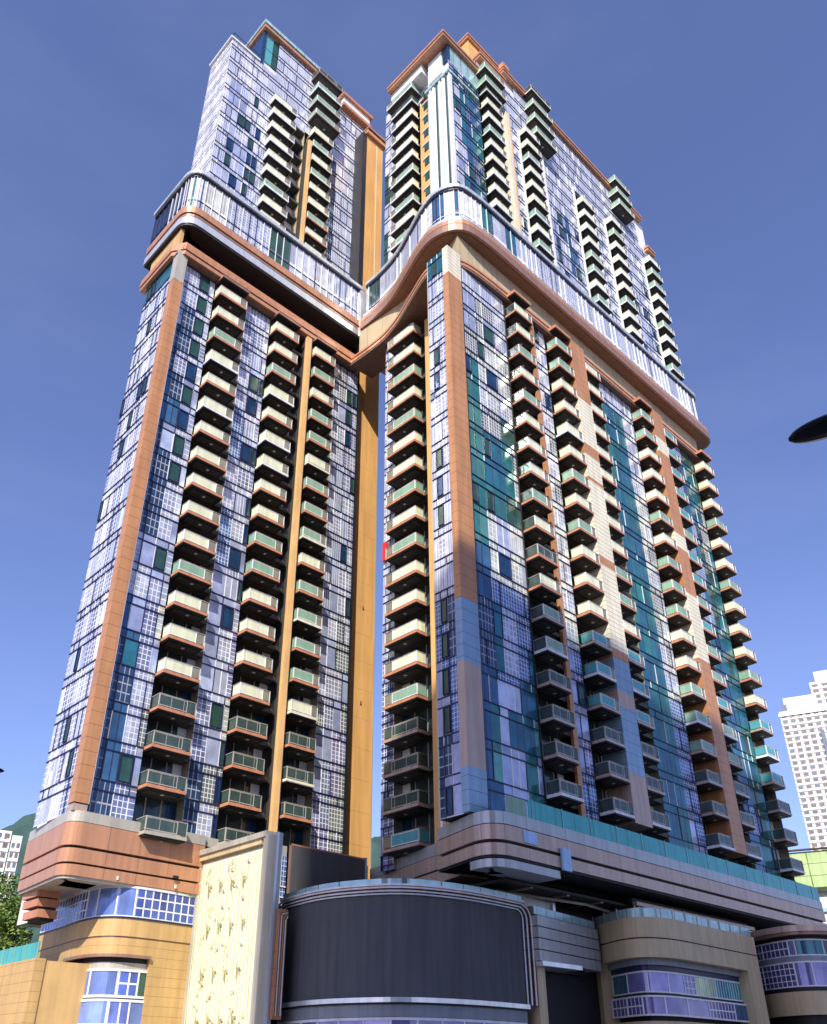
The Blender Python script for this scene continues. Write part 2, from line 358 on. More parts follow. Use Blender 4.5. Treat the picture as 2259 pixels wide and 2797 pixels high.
class BalSet:
    def __init__(s): s.l = []
    def add(s, pl, x, y, z, w, d, edge, rail): s.l.append((pl, x, y, z, w, d, edge, rail))
    def make(s, parent, limit=100):
        s.l.sort(key=lambda b: math.hypot(b[1], b[2])**2+b[3]**2*.8)
        base = Vector(parent.location)
        for i, (pl, x, y, z, w, d, edge, rail) in enumerate(s.l[:limit]):
            a, b, _, _ = balcony_mesh(pl, w, d, edge, rail, 0)
            o = bpy.data.objects.new('balcony', a); C.objects.link(o); o.parent = parent; o.location = Vector((x, y, z))-base
            q = bpy.data.objects.new('railing', b); C.objects.link(q); q.parent = o
        if s.l[limit:]:
            mb = MB()
            for (pl, x, y, z, w, d, edge, rail) in s.l[limit:]:
                _, _, sa, ra = balcony_mesh(pl, w, d, edge, rail, 0)
                for src in (sa, ra):
                    for f, mi in zip(src.f, src.m):
                        mb.face([(src.v[j][0]+x, src.v[j][1]+y, src.v[j][2]+z) for j in f], src.names[mi])
            mb.build('balcony', parent, 'pale green balconies of the upper and far columns', 'stuff')
def FL(k): return 16.35+3.15*k
def UL(j): return 93.5+3.15*j
rb = random.Random(11)
def film(z, bias='cream'):
    h = rb.random()
    if bias == 'cream': return 'cream_film' if h < .72 else 'green_film'
    if bias == 'green': return 'green_film' if h < .75 else 'cream_film'
    if bias == 'mix': return 'cream_film' if h < .5 else 'green_film'
    if bias == 'teal': return 'teal_film' if h < .5 else 'green_film'

# ================================================================== GROUND
g = MB(); g.box(-900, -900, GZ-.5, 2500, 2500, GZ, 'asphalt'); o = g.build('ground'); o['kind'] = 'structure'
g = MB(); g.box(22, 24, GZ+.004, 130, 110, GZ+.14, 'concrete'); o = g.build('pavement'); o['kind'] = 'structure'
g = MB(); g.box(-30, 6, GZ+.004, 21.6, 6.2, GZ+.008, 'white'); g.box(24, 6, GZ+.004, 120, 6.2, GZ+.008, 'white'); o = g.build('road'); o['kind'] = 'structure'

# ================================================================== LEFT TOWER
LT = thing('apartment_tower', 'copper and lilac glass apartment tower on the left, above the yellow stone podium', 'apartment tower', (38, 70, GZ))
c = MB()
c.prism([(26.4, 62.3), (52.0, 62.3), (52.0, 84), (32.2, 84), (32.2, 72), (28, 72), (28, 67.15), (26.4, 67.15)], 12, 76, 'white_wall')
c.prism([(28.9, 65.3), (53.0, 65.3), (53.0, 84), (35, 84), (35, 75), (31.4, 75), (31.4, 69.2), (28.9, 69.2)], 76, 125.9, 'white_wall')
c.prism([(27, 62.5), (52.0, 62.5), (52.0, 83), (33, 83), (27, 68)], 76.5, 84, 'dark')
c.build('core', LT)
# lower F facade  (Y = 60.9)
def sLF(a, z, h, sb, r):
    if a < 28.1: return ('NAS', 'LIG', 'BLU', 'NAS', 'LIL', 'GRD', 'GRL')[int(h*7)] if z > 30 else ('TEB', 'NAS', 'BLU')[int(h*3)]  # dark blue panes, with the fin's cast shade painted in
    low = z < 36
    if 30 < a < 36.3 and a < 35.6: return ('NAS', 'BLG', 'LIG', 'GRD', 'LIL', 'GRL')[int(h*6)]  # darker mix paints the shade that balconies cast here
    if low: return ('GRD', 'GRL', 'LIL', 'CRM', 'LI2', 'GRP', 'CRL', 'WHT')[int(h*8)]
    if sb: return ('LI2', 'STR', 'GRL', 'LIL')[int(h*4)]
    return ('LIL', 'GRL', 'STR', 'LIG', 'LI2', 'GRD', 'LIG', 'GRL', 'WHT')[int(h*9)]
def sLR(a, z, h, sb, r):
    if z < 32: return ('GRD', 'CRM', 'GRP', 'GRD', 'CRM', 'LIL')[int(h*6)]
    return ('LIL', 'GRL', 'STR', 'CRM', 'GRP', 'LIG', 'GRL')[int(h*7)]
mb = MB()
facade(mb, 'F', 60.9, 26.4, 30.3, 16.6, 76, sLF, 1, win=lambda a, z, r: 28.6 < a < 29.6 and r.random() < .5)
facade(mb, 'F', 60.9, 34.5, 37.7, 16.6, 76, sLF, 2, win=lambda a, z, r: a > 36.2 and r.random() < .4)
facade(mb, 'F', 60.9, 47.3, 51.0, 16.6, 76, sLR, 3, win=lambda a, z, r: a > 49.6 and z > 40 and r.random() < .25)
recess(mb, 'F', 60.9, 30.3, 34.5, 16.0, 76, side='side_glass'); recess(mb, 'F', 60.9, 37.7, 42.3, 16.0, 76, 1.2, side='dark'); recess(mb, 'F', 60.9, 43.1, 47.3, 16.0, 76, side='side_glass')  # middle recess: black sides paint its deep shade
mb.build('curtain_wall', LT, 'lilac and blue patterned glass of the lower front')
def sLS(a, z, h, sb, r):
    if z > 73: return 'TEB'
    return ('GRL', 'STR', 'GRP', 'GRL', 'STW', 'WHT', 'GRD', 'GRL')[int(h*8)]
mb = MB(); facade(mb, 'S', 25.45, 61.2, 67.2, 16.6, 76, sLS, 4, win=lambda a, z, r: r.random() < .06)
mb.build('curtain_wall', LT, 'white and lilac patterned glass of the lower narrow side')
make_windows(LT, 60)
mb = MB(); mb.box(25.3, 60.25, 17.2, 26.4, 61.2, 71.6, 'copper'); mb.box(26.4, 60.27, 17.2, 26.47, 60.9, 71.6, 'white_metal'); mb.build('copper_fin', LT, 'tall copper fin on the left corner')
mb = MB(); mb.box(25.28, 60.24, 71.62, 26.42, 61.2, 76, 'frame_tan'); mb.build('fin_cap', LT); mb = MB(); mb.box(25.35, 60.3, 16.6, 26.4, 61.2, 17.1, 'bronze_grey'); mb.build('fin_foot', LT)
mb = MB(); mb.box(42.35, 59.9, 16.2, 42.98, 60.3, 75.2, 'orange_strip'); mb.box(42.4, 60.3, 16.2, 42.95, 62.1, 75.2, 'soffit'); mb.box(42.98, 60.0, 16.2, 43.1, 62.1, 75.2, 'frame_tan'); mb.build('orange_strip', LT)  # dark flank behind the strip paints the recess shade
# orange lift shaft
mb = MB(); mb.box(52.1, 62, 14.5, 55.35, 80, 127, 'orange_wall'); mb.box(51.0, 60.95, 14.5, 51.35, 63, 76, 'dark'); mb.box(51.35, 61.9, 14.5, 52.1, 66, 127, 'dark')  # black infills stand in for the shaded gap beside the shaft
mb.box(54.2, 61.96, 78, 54.3, 62, 127, 'cream_tile'); mb.box(55.35, 61.98, 14.5, 55.5, 80, 127, 'frame_tan'); mb.box(51.9, 61.5, 127, 55.8, 80, 127.8, 'copper_band'); mb.box(51.9, 61.3, 128, 56, 80, 128.5, 'bronze')
for zz in (33, 44): mb.box(53.6, 61.9, zz, 53.75, 62, zz+.35, 'bronze')
mb.build('lift_shaft', LT, 'plain orange shaft wall at the right end of the tower')
# cap cornice under the neck
mb = MB(); mb.prism([(25.2, 60.3), (50.4, 60.3), (50.4, 66), (25.2, 66)], 75.35, 75.6, 'soffit_brown')
P_ = [(25.0, 68), (25.0, 61.3), (25.9, 60.0), (50.6, 60.0)]
mb.band(P_, -1.6, 0, 75.6, 76.1, 'copper_band'); mb.band(P_, -1.6, -.12, 76.1, 76.25, 'dark'); mb.band(P_, -1.6, .1, 76.25, 76.9, 'copper_band'); mb.band(P_, -1.6, -.1, 76.9, 77.0, 'dark'); mb.band(P_, -1.6, .02, 77.0, 77.35, 'slab_edge')
mb.build('cornice', LT, 'copper cornice under the ledge')
mb = MB(); mb.prism([(25.9, 62.4), (51.2, 62.4), (51.2, 82), (32, 82), (25.9, 68)], 77.36, 81.0, 'dark'); mb.box(25.6, 61.4, 77.36, 26.0, 67.8, 81, 'stone_plain'); mb.build('neck', LT)
LP = rounded([(25.5, 69), (25.5, 60.4), (51.0, 60.4)], [1.7])
def ledge(parent, path, seed, bright, name='sky_ledge'):
    mb = MB()
    mb.band(path, -3.0, .25, 80.7, 81.0, 'dark'); mb.band(path, -2.5, .35, 81.0, 82.0, 'white_metal' if bright else 'bronze'); mb.band(path, -2, .1, 82.0, 82.25, 'dark'); mb.band(path, -2, .22, 82.25, 82.6, 'bronze'); mb.band(path, -2, .05, 82.6, 82.8, 'dark')
    mb.band(path, -2, .32, 82.8, 83.8, 'copper_band'); mb.band(path, -2, .1, 83.8, 84.05, 'white_metal')
    mb.build(name, parent, 'copper and pale metal ledge wrapping the tower')
    # glazed parapet
    rng = random.Random(seed); gm = MB(); a = offset(path, 0)
    for i in range(len(a)-1):
        p = Vector(a[i]); q = Vector(a[i+1]); n = max(1, int((q-p).length/1.0+.5)); d = (q-p)/n; nv = Vector((d.y, -d.x)).normalized()
        blk = 'LI2'; side = parent is LT and a[i][0] < 25.7 and a[i+1][0] < 25.7
        for j in range(n):
            u = p+d*j; v = u+d
            if j % 3 == 0: blk = rng.choice(('STW', 'STR', 'GRL', 'LI2', 'STR', 'LIG')) if rng.random() < .75 else rng.choice(('TEA', 'GRN', 'GRN', 'CRW'))
            k = 'NAV' if side else (blk if n > 2 else rng.choice(('CRW', 'CRW', 'WHT', 'TEL', 'CRW', 'TEA')))
            cc, fr, pw, ph = KIND[k]
            for z0, z1 in ((84.05, 85.3), (85.3, 89.3)):
                vv = 1+rng.uniform(-.15, .15); nx = max(1, round(d.length/pw)) if pw < 9 else 1; ny = max(1, round((z1-z0)/ph)) if ph < 9 else 1
                gm.face(((u.x, u.y, z0), (v.x, v.y, z0), (v.x, v.y, z1), (u.x, u.y, z1)), 'curtain', [(0, 0), (nx, 0), (nx, ny), (0, ny)], (cc[0]*vv, cc[1]*vv, cc[2]*vv, fr))
            w_ = u+nv*.05
            gm.box(w_.x-.04, w_.y-.04, 84.05, w_.x+.04, w_.y+.04, 89.3, 'white' if rng.random() < .7 else 'navy_frame')
    gm.band(path, -.3, .06, 85.25, 85.35, 'navy_frame')
    gm.build('glazed_parapet', parent, 'lilac and white glazed parapet band above the ledge')
    cm = MB(); cm.band(path, -.5, .16, 89.3, 89.6, 'navy_frame'); cm.band(path, -.7, .42, 89.6, 90.1, 'turquoise_pale' if not bright else 'white_metal')
    cm.build('handrail', parent)
    dk = MB(); off = offset(path, -.4); dk.prism(off+[(off[-1][0], 80), (33, 80), (off[0][0]+2, 69)], 84.1, 85.0, 'concrete'); dk.build('terrace', parent)
ledge(LT, LP, 21, True)
mb = MB(); mb.box(50.3, 59.95, 81.05, 51.25, 60.9, 89.3, 'white_metal'); mb.build('end_pier', LT)
# upper block (F wall Y = 63.9)
def sLU(a, z, h, sb, r):
    if z > 117.5 or a < 29.6: return 'STW' if h < .7 else 'WHT'
    if a < 35.6: return ('LIL', 'LI2', 'LIG', 'LI2', 'WHT', 'LIL', 'STR')[int(h*7)]
    if 47 < a < 48.3: return 'NAV' if z > 109 else ('CRW', 'NAS')[int(h*2)]
    if z > 112: return 'STW'
    return ('LIL', 'STW', 'STR', 'LIG', 'STR')[int(h*5)]
mb = MB(); U = dict(zb=93.3, line='navy_frame')
facade(mb, 'F', 63.9, 28.7, 36.2, 86, 126, sLU, 31, win=lambda a, z, r: 30 < a < 35.4 and z < 117 and r.random() < .42, **U)
facade(mb, 'F', 63.9, 47.0, 53.1, 86, 131.5, sLU, 33, win=lambda a, z, r: a > 51 and z < 106 and r.random() < .5, **U)
facade(mb, 'F', 63.9, 36.2, 42.0, 118.6, 135, lambda *x: 'STW', 34, **U); facade(mb, 'F', 63.9, 42.0, 47.0, 119, 135, lambda *x: 'WHT', 35, **U)
recess(mb, 'F', 63.9, 36.2, 42.0, 88, 118.6, 1.2, side='tan_wall', zb=93.3); recess(mb, 'F', 63.9, 42.7, 47.0, 88, 119, 1.2, side='side_glass', zb=93.3)
mb.build('curtain_wall', LT, 'white striped glass of the upper front')
mb = MB(); facade(mb, 'S', 28.7, 63.9, 69.3, 86, 126, lambda a, z, h, sb, r: 'WHT' if h < .6 else 'STW', 36, line='white', zb=93.3); mb.build('curtain_wall', LT, 'bright white tiled narrow side of the upper block')
make_windows(LT, 32)
mb = MB(); mb.box(42.1, 62.75, 88, 42.6, 63.1, 116, 'orange_strip'); mb.box(42.12, 63.1, 88, 42.58, 65, 116, 'soffit'); mb.build('orange_strip', LT)  # flank behind the strip darkened as painted recess shade
# penthouse
mb = MB(); mb.prism([(33.7, 64.2), (52.8, 64.2), (52.8, 80), (35, 80), (33.7, 74)], 125.95, 134.6, 'white_wall')
mb.box(33.4, 63.95, 126.02, 33.9, 72, 134.6, 'window_navy')
for i, (x0, x1) in enumerate(((34.1, 35.2), (35.3, 36.5), (36.6, 37.6))):
    mb.box(x0, 64.06, 127.5, x1, 64.2, 130.6, 'teal_film' if i != 1 else 'window_green'); mb.box(x0, 64.06, 130.8, x1, 64.2, 134.3, 'window_green' if i else 'teal_film')
for i in range(9): mb.box(38+i*.95, 64.0, 119.5 if i < 4 else 126, 38.7+i*.95, 64.15, 134.4, 'white')
mb.build('penthouse', LT)
mb = MB(); pp = [(33.1, 74), (33.1, 63.4), (44.2, 63.4)]
mb.band(pp, -6, 0, 134.6, 135.2, 'copper_band'); mb.band(pp, -6, -.15, 135.2, 135.4, 'dark'); mb.band(pp, -6, .15, 135.4, 136.1, 'turquoise_pale')
mb.build('roof_cornice', LT, 'copper edged flat roof'); mb = MB(); mb.box(48.2, 63.2, 132.2, 54.0, 80, 132.9, 'copper_band'); mb.box(48.4, 63.4, 132.9, 53.8, 80, 134.6, 'white'); mb.box(48.0, 63.0, 134.6, 54.2, 80, 135.2, 'copper_band'); mb.build('roof_cornice', LT); mb = MB(); mb.box(28.4, 63.7, 126, 33.3, 69.4, 126.35, 'white')
mb.build('roof_slab', LT)
mb = MB()
for x in (28.7, 29.9, 31.1, 32.3): mb.box(x, 63.8, 126.35, x+.05, 63.85, 127.45, 'navy_frame')
mb.box(28.7, 63.8, 127.4, 33.3, 63.87, 127.48, 'navy_frame'); mb.box(28.7, 63.9, 127.4, 28.77, 69, 127.48, 'navy_frame'); mb.box(28.72, 63.9, 126.4, 28.75, 69, 127.35, 'clear_glass'); mb.build('roof_railing', LT)
B = BalSet()
for k in range(1, 19):
    low = k <= 3
    e = 'slab_edge' if k not in (13, 15) else 'white'
    B.add('F', 30.35, 59.6, FL(k), 3.45, 1.3, e, 'clear_glass' if low else film(k, 'cream' if k > 8 else 'mix'))
    B.add('F', 37.75, 59.6, FL(k), 3.25, 1.3, e if k != 12 else 'white', 'clear_glass' if low else film(k, 'cream'))
    B.add('F', 43.35, 59.6, FL(k), 3.1, 1.3, 'slab_edge' if k not in (2, 4, 7, 10, 13) else 'cream_tile', 'clear_glass' if low else film(k, 'green'))
B.add('F', 30.6, 59.3, FL(0)-.4, 3.6, 1.6, 'frame_tan', 'clear_glass'); B.add('F', 37.75, 59.6, FL(0), 3.25, 1.3, 'frame_tan', 'clear_glass')
for j in range(0, 9):
    B.add('F', 35.75, 62.6, UL(j), 3.9, 1.3, 'white' if j else 'slab_edge', film(j, 'cream')); B.add('F', 42.75, 62.6, UL(j), 3.6, 1.3, 'cream_tile' if j > 2 else 'slab_edge', film(j, 'green'))
for z, e in ((121.9, 'bronze'), (125.2, 'frame_tan'), (128.6, 'white'), (132.4, 'bronze')): B.add('F', 42.3, 61.9, z, 4.6, 2.0, e, 'clear_glass' if z > 130 else 'green_film')
B.make(LT)
# base fascia
mb = MB(); bp = rounded([(25.9, 68.8), (25.2, 60.0), (36.45, 60.3)], [1.3])
mb.band(bp, -3, .0, 15.85, 16.6, 'frame_tan'); mb.band(bp, -3, .03, 14.2, 15.8, 'copper_band'); mb.band(bp, -3, -.25, 14.02, 14.2, 'dark'); mb.band(bp, -3, .03, 13.05, 14.0, 'copper_band'); mb.band(bp, -3, -.25, 12.9, 13.05, 'dark'); mb.band(bp, -3, .03, 12.15, 12.9, 'copper_band'); mb.band(bp, -3.2, -.1, 11.95, 12.15, 'frame_tan')
for i, z in enumerate((10.1, 10.85, 11.5)): mb.box(26.15+.15*(2-i), 65.6, z, 27.9, 68.2, z+.55, 'slab_edge'); mb.box(26.8, 65.75, z-.2, 27.8, 68, z, 'dark')
for i, x in enumerate((29.4, 34.1)): mb.box(x, 60.02, 12.3, x+.12, 60.12, 12.55, 'white')
mb.box(33.9, 59.98, 13.0, 34.3, 60.14, 13.2, 'dark')
mb.build('base_fascia', LT, 'copper banded base with grooves')
mb = MB(); mb.box(36.6, 60.9, 12, 51, 62.2, 16.6, 'dark'); mb.box(36.6, 60.6, 15.9, 51.2, 61.1, 16.6, 'frame_tan'); mb.build('base_wall', LT)

# ================================================================== RIGHT TOWER
RTW = thing('apartment_tower', 'long copper and teal glass apartment tower on the right, with an S-curved ledge', 'apartment tower', (75, 55, GZ))
c = MB()
c.prism([(47.4, 42.4), (98.6, 42.4), (98.6, 58), (54, 58), (54, 55), (51.45, 54.95), (51.45, 44.5), (48.3, 43.2), (47.4, 43.2)], 13, 76.2, 'dark')
c.prism([(51.3, 45.2), (103.0, 45.2), (103.0, 58), (54, 58), (54, 48)], 76, 123.9, 'white_wall')
c.prism([(49.6, 43.2), (99.5, 43.2), (99.5, 58), (53, 58), (50.4, 46.5)], 76.5, 84, 'dark')
c.build('core', RTW)
YF = 40.8
def sRF(a, z, h, sb, r):  # lower floors go deep blue and teal, their shade painted in
    if a < 50.3:
        if z > 72: return ('LI2', 'LIL')[int(h*2)]
        if z > 62: return ('LIL', 'BLG', 'NAS', 'CRM')[int(h*4)]
        if z > 40: return 'TEL' if h < .75 else 'TEA'
        if z > 27: return ('BLU', 'NAS', 'BLG', 'BLU')[int(h*4)]
        return ('TEL', 'TEA', 'BLU')[int(h*3)]
    if z > 71: return ('STR', 'LI2', 'STW')[int(h*3)]
    if z > 58: return ('CRM', 'GRL', 'CRM', 'LIL', 'CRM', 'CRL')[int(h*6)]
    if z > 45: return ('TEA', 'CRM', 'GRN', 'LIG', 'CRM', 'CRL', 'TEB')[int(h*7)]
    if z > 37: return ('CRL', 'CRW', 'CRL', 'LI2')[int(h*4)]
    if z > 27: return ('BLG', 'BLG', 'LIG', 'BLG', 'TEB')[int(h*5)]
    return ('TEL', 'TEA', 'LIL', 'TEL', 'LI2', 'TEB')[int(h*6)]
def sMid(a, z, h, sb, r):
    if z < 34: return ('BLG', 'BLG', 'LIL', 'GRP')[int(h*4)]
    return ('CRL', 'CRM', 'WHT', 'GRL')[int(h*4)] if z < 62 else ('GRL', 'STW', 'LI2')[int(h*3)]
def sTeal(a, z, h, sb, r): return ('TEB', 'TEA', 'TEB')[int(h*3)] if z < 71 else 'LI2'
def sTe2(a, z, h, sb, r): return ('TEA', 'TEB', 'CRM', 'GRN')[int(h*4)] if a > 92.5 else ('BLU', 'TEB', 'BLG')[int(h*3)]
mb = MB()
facade(mb, 'F', YF, 47.5, 54.9, 16.3, 76.2, sRF, 41, cw=(.9, 1.9), win=lambda a, z, r: z > 38 and r.random() < .10)
facade(mb, 'F', YF, 59.9, 62.2, 16.3, 76.2, sMid, 42, win=lambda a, z, r: r.random() < .15)
facade(mb, 'F', YF, 73.2, 77.6, 16.3, 76.2, sTeal, 43, cw=(1.1, 1.5)); facade(mb, 'F', YF, 77.6, 80.2, 16.3, 76.2, sMid, 44)
facade(mb, 'F', YF, 90.0, 95.6, 16.3, 76.2, sTe2, 45, cw=(1., 1.5), win=lambda a, z, r: r.random() < .12)
for a0, a1 in ((54.9, 59.3), (62.2, 66.2), (69.0, 73.2), (80.2, 84.2), (86.2, 90.0), (95.6, 99.0)): recess(mb, 'F', YF, a0, a1, 16.3, 76.2, 1.15, side='side_glass')
mb.build('curtain_wall', RTW, 'teal, cream and blue patterned glass of the lower front')
mb = MB(); mb.box(59.3, 40.5, 16.3, 59.9, 41.9, 76.1, 'copper'); mb.box(54.84, 40.68, 16.3, 54.94, 41.9, 76.1, 'dark'); mb.build('copper_strip', RTW)
# corner block side (X = 45.5)
def sRS(a, z, h, sb, r):
    if z > 74: return 'TEB'
    if z < 34: return ('GRP', 'BLG', 'GRD', 'NAS', 'LIL')[int(h*5)]
    return ('GRL', 'STR', 'LIG', 'GRL', 'STW')[int(h*5)]
mb = MB(); facade(mb, 'S', 45.5, 40.95, 43.3, 16.3, 76, sRS, 46, cw=(.7, 1.0), win=lambda a, z, r: 41.9 < a < 42.9 and r.random() < .8); mb.build('curtain_wall', RTW, 'lilac glass of the narrow corner side')
mb = MB(); mb.prism([(45.52, 40.85), (48.3, 40.85), (48.3, 43.28), (45.52, 43.28)], 16.3, 76, 'dark'); mb.box(45.5, 43.3, 16.3, 48.3, 43.45, 76, 'frame_tan'); mb.build('corner_block', RTW)
def pil(x0, x1, y0, segs, name='copper_pilaster', lab=None):
    mb = MB()
    for i, (z0, z1, mt) in enumerate(segs): mb.box(x0, y0-(.004 if i % 2 else 0), z0, x1, 41.95, z1, mt)
    mb.build(name, RTW, lab)
def bands(z0, z1, rng, a, b, pa, ha, hb):
    out = []; z = z0
    while z < z1-.2:
        m = a if rng.random() < pa else b; h = rng.choice(ha if m == a else hb); out.append((z, min(z1, z+h), m)); z += h
    return out
rr = random.Random(5)
mb = MB()
for z0, z1, mt in ((16.3, 19.6, 'blue_cast_copper'), (19.6, 28.0, 'bronze_grey'), (28.0, 33.6, 'blue_cast_copper'), (33.6, 71.8, 'copper'), (71.8, 75.8, 'cream_tile')): mb.box(45.25, 40.2, z0, 47.25, 40.95, z1, mt)  # blue stretches are reflections on the copper, painted in
mb.box(47.25, 40.35, 16.3, 47.5, 41.9, 75.8, 'dark'); mb.build('copper_pilaster', RTW, 'copper corner pilaster with bluish reflections painted in near its foot')
s2 = [(18.9, 23.4, 'bronze_grey')]+bands(23.4, 34.5, rr, 'blue_cast_copper', 'bronze_grey', .65, (1.6, 2.6, 3.1), (.8, 1.2))+bands(34.5, 67, rr, 'cream_tile', 'copper', .68, (2.1, 3.1, 4.2, 5.2), (.5, 1.05, 1.6))+[(67, 76, 'copper')]  # lower stretches: copper greyed and blued, shade painted in
pil(65.45, 68.15, 39.35, s2, lab='copper pilaster with cream tile bands between balcony columns')
s3 = [(19.2, 37.5, 'copper')]+bands(37.5, 60, rr, 'cream_tile', 'copper', .5, (1.05, 2.1, 3.1), (1.6, 2.6, 3.6))+[(60, 69, 'copper'), (69, 71.4, 'cream_tile'), (71.4, 76, 'copper')]
pil(83.0, 85.5, 39.35, s3, lab='copper pilaster with few cream bands near the far end')
# recessed side behind the corner block (X = 50.3)
mb = MB(); facade(mb, 'S', 50.3, 53.4, 55.0, 15, 75, sRS, 47, cw=(.5, .8)); recess(mb, 'S', 50.3, 48.5, 53.4, 15, 75.5, 1.1, side='side_glass')
mb.box(50.32, 54.98, 15, 53, 55.05, 75.5, 'white'); mb.build('curtain_wall', RTW, 'narrow lilac strip left of the side balconies')
mb = MB(); mb.box(50.0, 44.5, 15.2, 52, 48.3, 74.5, 'orange_wall'); mb.box(49.85, 47.2, 17, 50.0, 47.5, 74, 'white'); mb.tube([(49.9, 46.95, 16), (49.9, 46.95, 74)], .05, 'white_metal', 6); mb.build('orange_strip', RTW, 'orange wall strip with a drainpipe')
mb = MB(); mb.box(50.0, 54.3, 45.4, 50.2, 54.9, 47.5, 'red'); mb.build('red_banner', RTW)
make_windows(RTW, 70)
# cornice at z 76 with S-curve, then the long front
CS = smooth([(49.1, 60.2), (49.3, 55), (48.7, 51.5), (47.5, 48), (46.4, 44.6), (46.5, 42.6), (47.6, 41.1), (49.4, 40.5), (53, 40.3)], 4)+[(66, 40.1), (80, 40.1), (99.3, 40.1), (99.6, 44)]
mb = MB(); inn = [(99.6, 47), (53, 47), (52.5, 60)]
mb.prism(CS+inn, 75.25, 75.55, 'soffit_brown')
mb.band(CS, -1.5, .05, 75.55, 75.95, 'copper_band'); mb.band(CS, -1.5, -.1, 75.95, 76.1, 'dark'); mb.band(CS, -1.5, .1, 76.1, 76.4, 'slab_edge')
mb.build('cornice', RTW, 'curved copper cornice under the neck')
mb = MB(); mb.prism([(49.9, 59.5), (50.3, 52), (49.4, 46), (48.2, 41.25), (99.3, 41.25), (99.3, 57)], 76.4, 81.0, 'tan_wall'); mb.build('neck', RTW, 'tan panelled neck between cornice and ledge')
LS = smooth([(50.7, 59.3), (50.7, 56.7), (50.2, 53), (49.1, 49.6), (47.8, 45.6), (47.7, 43.2), (48.8, 41.3), (51.2, 40.8), (54.5, 40.7)], 4)+[(70, 40.7), (85, 40.7)]+rounded([(99.5, 40.7), (101.4, 40.7), (101.6, 48)], [1.2], 5)
mb = MB(); mb.prism(offset(LS, .6)+[(101.6, 60), (53, 60)], 80.95, 81.15, 'soffit_brown')
mb.band(LS, -2.5, 1.0, 81.15, 82.2, 'bronze'); mb.band(LS, -2, .8, 82.2, 82.35, 'dark'); mb.band(LS, -2, .95, 82.35, 83.0, 'copper_band'); mb.band(LS, -2, .7, 83.0, 83.2, 'dark'); mb.band(LS, -2, .5, 83.2, 84.05, 'white_metal'); mb.build('sky_ledge', RTW, 'S-curved copper ledge with pale metal lip')
def ledge2(): 
    import types
ledge_src = LS
def parapet(parent, path, seed):
    rng = random.Random(seed); gm = MB(); blk = 'STR'; dist = 0
    for i in range(len(path)-1):
        p = Vector(path[i]); q = Vector(path[i+1]); n = max(1, int((q-p).length/.95+.5)); d = (q-p)/n; nv = Vector((d.y, -d.x)).normalized()
        for j in range(n):
            u = p+d*j; v = u+d; curved = n < 4 and 46 < u.x < 51.3 and u.y < 47
            if rng.random() < .35: blk = rng.choice(('STR', 'STW', 'STR', 'LI2', 'GRL', 'LIG')) if rng.random() < .74 else rng.choice(('TEA', 'TEB', 'NAS', 'CRW', 'GRN'))
            k = blk if not curved else rng.choice(('CRW', 'WHT', 'TEL', 'BLU', 'CRW', 'CRW'))
            cc, fr, pw, ph = KIND[k]
            for z0, z1 in ((84.05, 85.2), (85.2, 89.3)):
                vv = 1+rng.uniform(-.12, .12); nx = max(1, round(d.length/pw)) if pw < 9 else 1; ny = max(1, round((z1-z0)/ph)) if ph < 9 else 1
                gm.face(((u.x, u.y, z0), (v.x, v.y, z0), (v.x, v.y, z1), (u.x, u.y, z1)), 'curtain', [(0, 0), (nx, 0), (nx, ny), (0, ny)], (cc[0]*vv, cc[1]*vv, cc[2]*vv, fr))
            w_ = u+nv*.05
            if rng.random() < .6: gm.box(w_.x-.04, w_.y-.04, 84.05, w_.x+.04, w_.y+.04, 89.3, 'white' if rng.random() < .75 else 'navy_frame')
    gm.band(path, -.3, .06, 85.15, 85.25, 'white'); gm.build('glazed_parapet', parent, 'lilac striped glazed parapet following the S-curve')
    cm = MB(); cm.band(path, -.5, .16, 89.3, 89.6, 'navy_frame'); cm.band(path, -.7, .35, 89.6, 90.1, 'white_metal'); cm.build('handrail', parent)
    o_ = offset(path, -.5); dk = MB(); dk.prism(o_+[(101, 60), (53, 60)], 84.1, 84.9, 'concrete'); dk.build('terrace', parent)
parapet(RTW, LS, 51)
# upper block: front wall Y = 43.8, corner X = 51.1
YU = 43.8
def sRU(a, z, h, sb, r):
    if a < 54: return ('LIL', 'LIG', 'STW', 'TEB')[int(h*4)]
    if a < 57.2: return ('TEB', 'BLU', 'TEA', 'NAS')[int(h*4)]
    if z > 117: return 'STW' if h < .8 else 'WHT'
    if 71 < a < 80: return ('BLU', 'LIG', 'STR', 'LI2', 'BLG')[int(h*5)] if z < 112 else 'STW'
    return ('LI2', 'STR', 'LIG', 'STW', 'BLG')[int(h*5)]
mb = MB()
for i, (a0, a1, zt) in enumerate(((51.1, 57.4, 122.5), (62.9, 66.2, 131), (71.6, 79.8, 134), (84.6, 88.2, 134), (92.8, 99.6, 134))):
    facade(mb, 'F', YU, a0, a1, 85, zt, sRU, 60+i, zb=93.3, win=lambda a, z, r: z < 116 and r.random() < .14)
for a0, a1 in ((57.4, 62.0), (66.2, 71.6), (79.8, 84.6), (88.2, 92.8), (99.6, 103.6)):
    recess(mb, 'F', YU, a0, a1, 86, 122.5, 1.15, side='white', zb=93.3)
    facade(mb, 'F', YU, a0, a1, 122.5, 134 if a0 > 63 and a0 < 99 else (130 if a0 < 63 else 126), lambda *x: 'STW', 70+int(a0), zb=93.3)
mb.build('curtain_wall', RTW, 'pale lilac striped glass of the upper front')
mb = MB(); mb.box(62.0, 42.7, 86, 62.55, 45, 122, 'cream_tile'); mb.box(62.55, 42.72, 86, 62.9, 45, 122, 'orange_strip'); mb.build('tan_strip', RTW)
